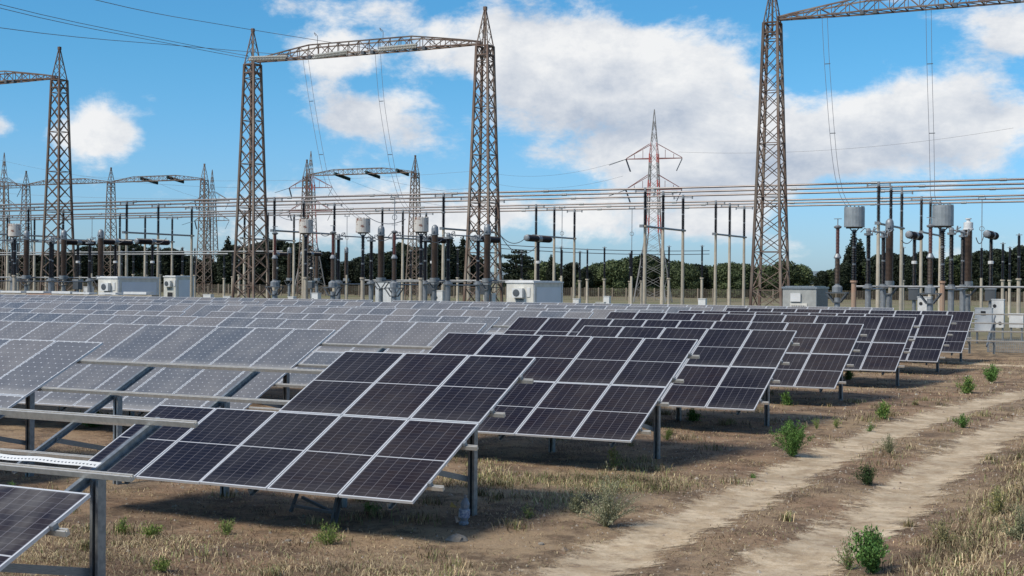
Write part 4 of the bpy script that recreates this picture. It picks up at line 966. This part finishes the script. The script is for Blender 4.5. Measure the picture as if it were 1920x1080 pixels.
# ------------------------------------------------------------------ weeds, grass, litter
gd = bpy.data.materials.new('grass_blades'); gd.use_nodes = True; t = gd.node_tree; a_ = N(t, 'ShaderNodeAttribute', attribute_name='tint'); t.links.new(a_.outputs['Color'], t.nodes['Principled BSDF'].inputs['Base Color'])
t.nodes['Principled BSDF'].inputs['Roughness'].default_value = .8; t.nodes['Principled BSDF'].inputs['Specular IOR Level'].default_value = .2
def blades(name, P, H, Wd, lean, cols, mixr, seed, bend=True):
    r = np.random.default_rng(seed); n = len(P); a = r.uniform(0, 2*pi, n); d = np.stack([np.cos(a), np.sin(a), np.zeros(n)], 1); sd_ = np.stack([-np.sin(a), np.cos(a), np.zeros(n)], 1)
    h = H*r.uniform(.45, 1.25, n)[:, None] if np.isscalar(H) else (H*r.uniform(.5, 1.2, n))[:, None]
    le = lean*r.uniform(.2, 1.4, n)[:, None]; w = (Wd*r.uniform(.6, 1.4, n))[:, None]
    up = np.array([0, 0, 1.])[None]
    p1 = P + d*h*le*.35 + up*h*.6; p2 = P + d*h*le + up*h*np.clip(1-.35*le, .15, 1)
    v = np.stack([P-sd_*w, P+sd_*w, p1+sd_*w*.7, p1-sd_*w*.7, p2], 1).reshape(-1, 3)
    i0 = np.arange(n)[:, None]*5; lp = np.concatenate([i0+[0, 1, 2], i0+[0, 2, 3], i0+[3, 2, 4]], 1).ravel()
    me = np_mesh(name, v, lp, 3, gd, False); c = np.array(cols)[r.choice(len(cols), n, p=mixr)]*r.uniform(.65, 1.3, n)[:, None]
    pt = np.array([noise.noise(Vector((x*.8, y*.8, 31)))*.7+noise.noise(Vector((x*3, y*3, 33)))*.5 for x, y in P[:, :2]]); c = c*np.clip(.95+pt, .4, 1.5)[:, None]
    A = me.color_attributes.new('tint', 'FLOAT_COLOR', 'POINT'); cc = np.ones((n*5, 4)); cc[:, :3] = np.repeat(c, 5, axis=0); A.data.foreach_set('color', cc.ravel()); return me
STRAW = [(.50, .40, .24), (.37, .28, .16), (.16, .11, .065), (.20, .22, .085), (.10, .065, .045)]
def scatter(n, x0, x1, y0, y1, dens, seed):
    r = np.random.default_rng(seed); out = []
    for x, y, u in zip(r.uniform(x0, x1, n), r.uniform(y0, y1, n), r.uniform(0, 1, n)):
        if u < dens(x, y): out.append((x, y, gh(x, y)-.004))
    return np.array(out)
def d_gen(x, y):
    c = noise.noise(Vector((x*.55, y*.55, 9)))*.9+noise.noise(Vector((x*2.1, y*2.1, 4)))*.6
    return max(.06, .36+c)*sst(.35, .75, near_track(x, y))
P1 = scatter(170000, -22, 1.5, 9, 34, d_gen, 1)
rc = np.random.default_rng(77); CL = []
for k in range(230):      # loose tufts, some half green
    cx_, cy_ = rc.uniform(-19, 0), 10+rc.uniform(0, 1)**1.3*34
    if near_track(cx_, cy_) < .55: continue
    m_ = int(rc.uniform(20, 130)); sp_ = rc.uniform(.04, .22)
    for dx, dy in rc.normal(size=(m_, 2))*sp_: CL.append((cx_+dx, cy_+dy, gh(cx_+dx, cy_+dy)))
tag(put('grass_tufts', blades('grass_tufts', np.array(CL), .16, .005, .9, STRAW, [.22, .20, .12, .38, .08], 78)), 'scattered loose grass tufts, half dry and half green', 'grass', kind='stuff')
tag(put('dry_grass', blades('dry_grass', P1, .06, .004, 2.3, STRAW, [.24, .27, .24, .08, .17], 2)), 'short trampled dry grass on the soil beside the solar tables', 'grass', kind='stuff')
P2 = scatter(60000, -30, 6, 34, 70, lambda x, y: d_gen(x, y)*.8, 3)
tag(put('dry_grass', blades('dry_grass', P2, .11, .009, 1.6, STRAW, [.28, .25, .2, .17, .10], 4)), 'short dry grass farther along the rows', 'grass', kind='stuff')
P3_ = scatter(120000, -3.9, 3.0, 10, 36, lambda x, y: sst(-3.6, -2.4, x)*max(.12, .55+noise.noise(Vector((x*.9, y*.9, 2)))*1.3), 5)
tag(put('bank_grass', blades('bank_grass', P3_, .17, .0055, 1.2, STRAW, [.34, .22, .16, .18, .10], 6)), 'tall dry grass and weeds covering the bank at lower right', 'grass', kind='stuff')
P4 = scatter(60000, -17, -7.6, 11, 15.8, lambda x, y: max(0, .30+noise.noise(Vector((x*.6, y*.6, 7)))*1.3)*sst(15.8, 14.2, y)*sst(-7.6, -9, x), 7)
tag(put('straw_patch', blades('straw_patch', P4, .095, .004, 1.9, STRAW, [.36, .28, .16, .10, .10], 8)), 'pale straw in front of the nearest dark table', 'grass', kind='stuff')
P5 = scatter(46000, -16, -7.2, 19.2, 24.4, lambda x, y: max(0, .2+noise.noise(Vector((x*.5, y*.5, 17)))*1.3)*(1-abs((y-21.8)/2.6))*sst(-7.2, -8.4, x)*1.5, 9)
tag(put('green_grass', blades('green_grass', P5, .13, .005, 1.2, STRAW, [.2, .18, .1, .45, .07], 10)), 'thin green and straw grass between the first two rows', 'grass', kind='stuff')
# loose stones and clods as ground cover
r = np.random.default_rng(21); V = []; Fc = []
n = 22000; xs = r.uniform(-16, 1, n); ys = r.uniform(10, 60, n)
mb_s = ([], [])
for x, y in zip(xs, ys):
    d = near_track(x, y)
    if d > .9 and r.random() > .35: continue
    s = r.uniform(.008, .03)*(2.2 if r.random() < .05 else 1); z = gh(x, y)+s*.2; a = r.uniform(0, 6.28); b0 = len(V)
    for (u, v, w) in ((1, 0, 0), (0, 1, 0), (-1, 0, 0), (0, -1, 0), (0, 0, .8)):
        u2 = (u*cos(a)-v*sin(a))*s*r.uniform(.7, 1.5); v2 = (u*sin(a)+v*cos(a))*s*r.uniform(.7, 1.5); V.append((x+u2, y+v2, z+w*s*.8-(0 if w else s*.5)))
    Fc += [(b0, b0+1, b0+4), (b0+1, b0+2, b0+4), (b0+2, b0+3, b0+4), (b0+3, b0, b0+4)]
me = bpy.data.meshes.new('gravel'); me.from_pydata(V, [], Fc); me.materials.append(mat('gravel_stone', (.38, .33, .27), .9, col2=(.2, .15, .11), scale=3)); tag(put('gravel', me), 'loose pale stones and clods scattered over the track', 'gravel', kind='stuff')

def weed(px_, py_, w, h, n, col, label, cat='weed', stems=14, name='weed_bush', leaf=.017, up=.5, spread=1.):
    g = gnd(px_, py_); z = gh(g.x, g.y); t = thing(name, (g.x, g.y, z), label, cat); r = random.Random(int(px_*7+py_)); mb = MB(); tips = []; n = int(n*1.5)
    if cat == 'weed' and leaf == .017: leaf = .0125; up = .9; stems = int(stems*1.4)
    for k in range(stems):
        a = r.uniform(0, 2*pi); q_ = r.uniform(.05, 1)*w/2*spread; hh = h*(r.uniform(.55, 1.05) if cat == 'bush' else r.uniform(.25, 1.15))*(1-.35*(q_/(w/2))**2)
        e = Vector((q_*cos(a), q_*sin(a), hh)); m_ = Vector((q_*.35*cos(a), q_*.35*sin(a), hh*.5)); mb.tube([(0, 0, -.02), m_, e], .006, 3, r2=.002); tips.append((m_, e))
    mb.build('stem', MATS['weed_stem'], t)['kind'] = 'stuff'
    rr = np.random.default_rng(int(px_)); V = []; C = []
    pi_ = rr.integers(0, stems, n); tt = rr.uniform(.05, 1.0, n)**.7
    base = np.array([np.array(tips[i_][0])*(1-abs(2*q-1))+ (np.array(tips[i_][1])*max(0, 2*q-1) if q > .5 else 0)*1. if False else (np.array(tips[i_][0])*(2*q) if q < .5 else np.array(tips[i_][0])*(2-2*q)+np.array(tips[i_][1])*(2*q-1)) for i_, q in zip(pi_, tt)])
    base += rr.normal(size=(n, 3))*leaf*1.6; base[:, 2] = np.maximum(base[:, 2], .01)
    d = rr.normal(size=(n, 3)); d[:, 2] = np.abs(d[:, 2])+up; d /= np.linalg.norm(d, axis=1)[:, None]; b = np.cross(d, rr.normal(size=(n, 3))); b /= np.linalg.norm(b, axis=1)[:, None]
    s = (leaf*rr.uniform(.7, 1.5, n))[:, None]
    v = np.stack([base-b*s*.12, base+d*s*.9-b*s*.34, base+d*s*2, base+d*s*.9+b*s*.34], 1).reshape(-1, 3)
    me = np_mesh('foliage', v, np.arange(4*n), 4, gd, False); c = np.array(col)[rr.integers(0, len(col), n)]*rr.uniform(.6, 1.35, n)[:, None]
    A = me.color_attributes.new('tint', 'FLOAT_COLOR', 'POINT'); cc = np.ones((n*4, 4)); cc[:, :3] = np.repeat(c, 4, axis=0); A.data.foreach_set('color', cc.ravel())
    put('foliage', me, t)['kind'] = 'stuff'; return t
mat('weed_stem', (.12, .13, .06), .8)
G1 = [(.10, .20, .045), (.14, .25, .065), (.06, .13, .03)]; G2 = [(.22, .22, .12), (.28, .27, .16), (.15, .16, .09)]; G3 = [(.17, .25, .055), (.12, .19, .045), (.26, .28, .09)]; DR = [(.26, .19, .11), (.18, .12, .07)]
weed(1487, 856, .95, .78, 6500, G1, 'largest bright green bush standing between the tables and the track', 'bush', 34)
weed(1628, 909, .5, .36, 1400, [(.03, .06, .02), (.06, .10, .03), (.025, .04, .02)], 'dark green bush between the two wheel tracks, nearer one', 'bush', 20)
weed(1806, 804, .58, .33, 1100, G1, 'small green bush between the wheel tracks farther up', 'bush', 18)
weed(1860, 719, .85, .62, 1500, G1, 'green bush at the far bend of the track', 'bush', 24, leaf=.03)
weed(1814, 738, .85, .5, 1200, G1+G3, 'low green weed left of the far bend bush', 'weed', 20, leaf=.03)
weed(1655, 787, .65, .42, 1200, G1+G3, 'yellowish green weed beside the track, behind the largest bush', 'weed', 18, leaf=.026)
weed(1668, 848, .62, .36, 1000, G2, 'silvery grey weed on the edge of the left wheel track', 'weed', 22)
weed(1568, 803, .32, .28, 300, G3, 'small thin weed right of the largest bush', 'weed', 9)
weed(1531, 806, .24, .32, 260, G3, 'small upright weed just right of the largest bush', 'weed', 8)
weed(1630, 809, .3, .22, 300, G1, 'small sprig between the yellowish weed and the track', 'weed', 9)
weed(1412, 894, .16, .06, 160, G1, 'tiny green sprig near the track, left of the big bush', 'weed', 6)
weed(1636, 1078, .62, .56, 2600, G1+[(.05, .12, .03)], 'leafy green bush at the bottom edge on the bank', 'bush', 20, leaf=.022)
weed(1590, 1070, .5, .42, 500, DR+G1, 'dry twiggy weed left of the bottom edge bush', 'weed', 14)
weed(1138, 988, 1.15, .85, 3600, [(.30, .30, .19), (.36, .34, .22), (.21, .22, .13)], 'wispy grey-green weed beside the track before the second table', 'weed', 70, leaf=.012, up=.9)
weed(1150, 880, .4, .5, 500, G3+G2, 'tall thin seeding weed above the wispy one', 'weed', 10, leaf=.018)
weed(1080, 962, .5, .3, 600, G2, 'smaller pale weed left of the wispy one', 'weed', 20, leaf=.016)
weed(990, 975, .4, .22, 450, G3+G2, 'low grey-green weed right of the bottle', 'weed', 14)
weed(615, 1020, .5, .3, 1100, G3, 'yellow-green weed under the middle of the front table', 'weed', 18)
weed(282, 1010, .42, .2, 1100, G3, 'bright green weed near the lower left post', 'weed', 18)
weed(228, 998, .34, .2, 800, G3, 'green weed just right of the lower left post', 'weed', 14)
weed(302, 1078, .4, .14, 700, G3, 'low green weed at the bottom edge at left', 'weed', 14)
weed(700, 962, .34, .16, 600, G1, 'dark green weed in the shade of the front table', 'weed', 12)
weed(425, 1000, .4, .2, 500, G3, 'green weed in the shade left of the trestle', 'weed', 12)
weed(20, 935, .3, .3, 500, G1, 'green weed seen between the left rails', 'weed', 10)
weed(180, 800, 1.4, .35, 1500, G1, 'patch-like green weed seen through the left rails', 'weed', 26, leaf=.03)
weed(385, 790, .9, .4, 900, G1, 'green weed behind the left rails under the second row', 'weed', 20, leaf=.03)
weed(1250, 825, .4, .25, 500, G3, 'green weed at the foot of the second dark table post', 'weed', 12)
weed(1300, 790, .5, .35, 600, G1, 'green weed under the third dark table', 'weed', 14, leaf=.026)
weed(1475, 760, .5, .4, 500, G1, 'green weed under the fourth dark table', 'weed', 12, leaf=.028)
weed(1590, 712, .8, .45, 700, G1, 'green weed under the fifth dark table', 'weed', 14, leaf=.03)
weed(1870, 990, .5, .4, 900, [(.24, .24, .10), (.32, .29, .10), (.2, .2, .09)], 'yellowish seeding weed on the bank at right', 'weed', 24, leaf=.014)
weed(1770, 1040, .5, .4, 700, [(.22, .2, .10), (.3, .26, .12)], 'straw-coloured weed on the bank right of the bottom bush', 'weed', 24, leaf=.014)
weed(1910, 1060, .5, .45, 900, G2, 'grey-green weed in the lower right corner', 'weed', 24, leaf=.016)

# crushed plastic bottle and leaf litter by the first post
g = gnd(869, 987); b_ = thing('plastic_bottle', (g.x, g.y, gh(g.x, g.y)), 'crumpled clear plastic bottle leaning by the front table post', 'bottle'); b_.rotation_euler = (.05, .08, .3)
pm_ = bpy.data.materials.new('clear_plastic'); pm_.use_nodes = True; pb = pm_.node_tree.nodes['Principled BSDF']; pb.inputs['Base Color'].default_value = (.36, .40, .46, 1); pb.inputs['Roughness'].default_value = .15; pb.inputs['Transmission Weight'].default_value = .5; pb.inputs['IOR'].default_value = 1.2
vs = [(.055+.012*sin(k*2.1), z) for k, z in enumerate(np.linspace(0, .22, 10))]
MB().lathe([(.03, 0)]+vs+[(.058, .25), (.038, .285), (.016, .32), (.016, .335)], 12).build('body', pm_, b_)
MB().lathe([(.019, .33), (.019, .35)], 10).build('cap', steel, b_)
lb = mat('bottle_label', (.16, .19, .30), .5, col2=(.48, .50, .55), scale=28); MB().lathe([(.068, .09), (.0685, .18)], 12).build('wrapper', lb, b_)
b_.scale = (1.25, 1.25, 1.25)
for k, (px_, py_, c, lab) in enumerate(((848, 950, (.5, .36, .12), 'yellow dead leaf beside the crumpled bottle'), (842, 965, (.35, .25, .2), 'brown crumpled wrapper left of the bottle'), (858, 972, (.40, .32, .27), 'pale crumpled paper touching the bottle'))):
    g = gnd(px_, py_+16); o = MB(); rr_ = random.Random(k)
    vv = [(rr_.uniform(-.09, .09), rr_.uniform(-.06, .06), rr_.uniform(.0, .13)) for _ in range(7)]; o.add(vv, [(0, 1, 2), (1, 3, 2), (2, 3, 4), (4, 5, 0), (5, 6, 1), (3, 6, 4)])
    tag(o.build('litter_scrap', mat('scrap_%d' % k, c, .8), None, (g.x, g.y, gh(g.x, g.y)+.03)), lab, 'litter')
for k, (px_, py_, s, lab) in enumerate(((857, 1012, .16, 'largest grey half-buried stone in front of the bottle'), (1015, 1018, .05, 'small pale stone near the lower middle'), (1060, 1076, .05, 'pale pebble at the bottom edge by the track'), (540, 1010, .05, 'small stone in front of the trestle'))):
    g = gnd(px_, py_); rr_ = random.Random(k+5); m = MB(); prof = [(s*.9, -.03), (s, s*.15), (s*.8, s*.4), (s*.3, s*.55)]
    m.lathe(prof, 8); m.v = [(x*rr_.uniform(.8, 1.2), y*rr_.uniform(.7, 1.1), z*rr_.uniform(.8, 1.2)) for x, y, z in m.v]
    tag(m.build('stone', mat('stone_%d' % k, (.27, .24, .20), .9, var=.3, scale=12), None, (g.x, g.y, gh(g.x, g.y))), lab, 'stone')
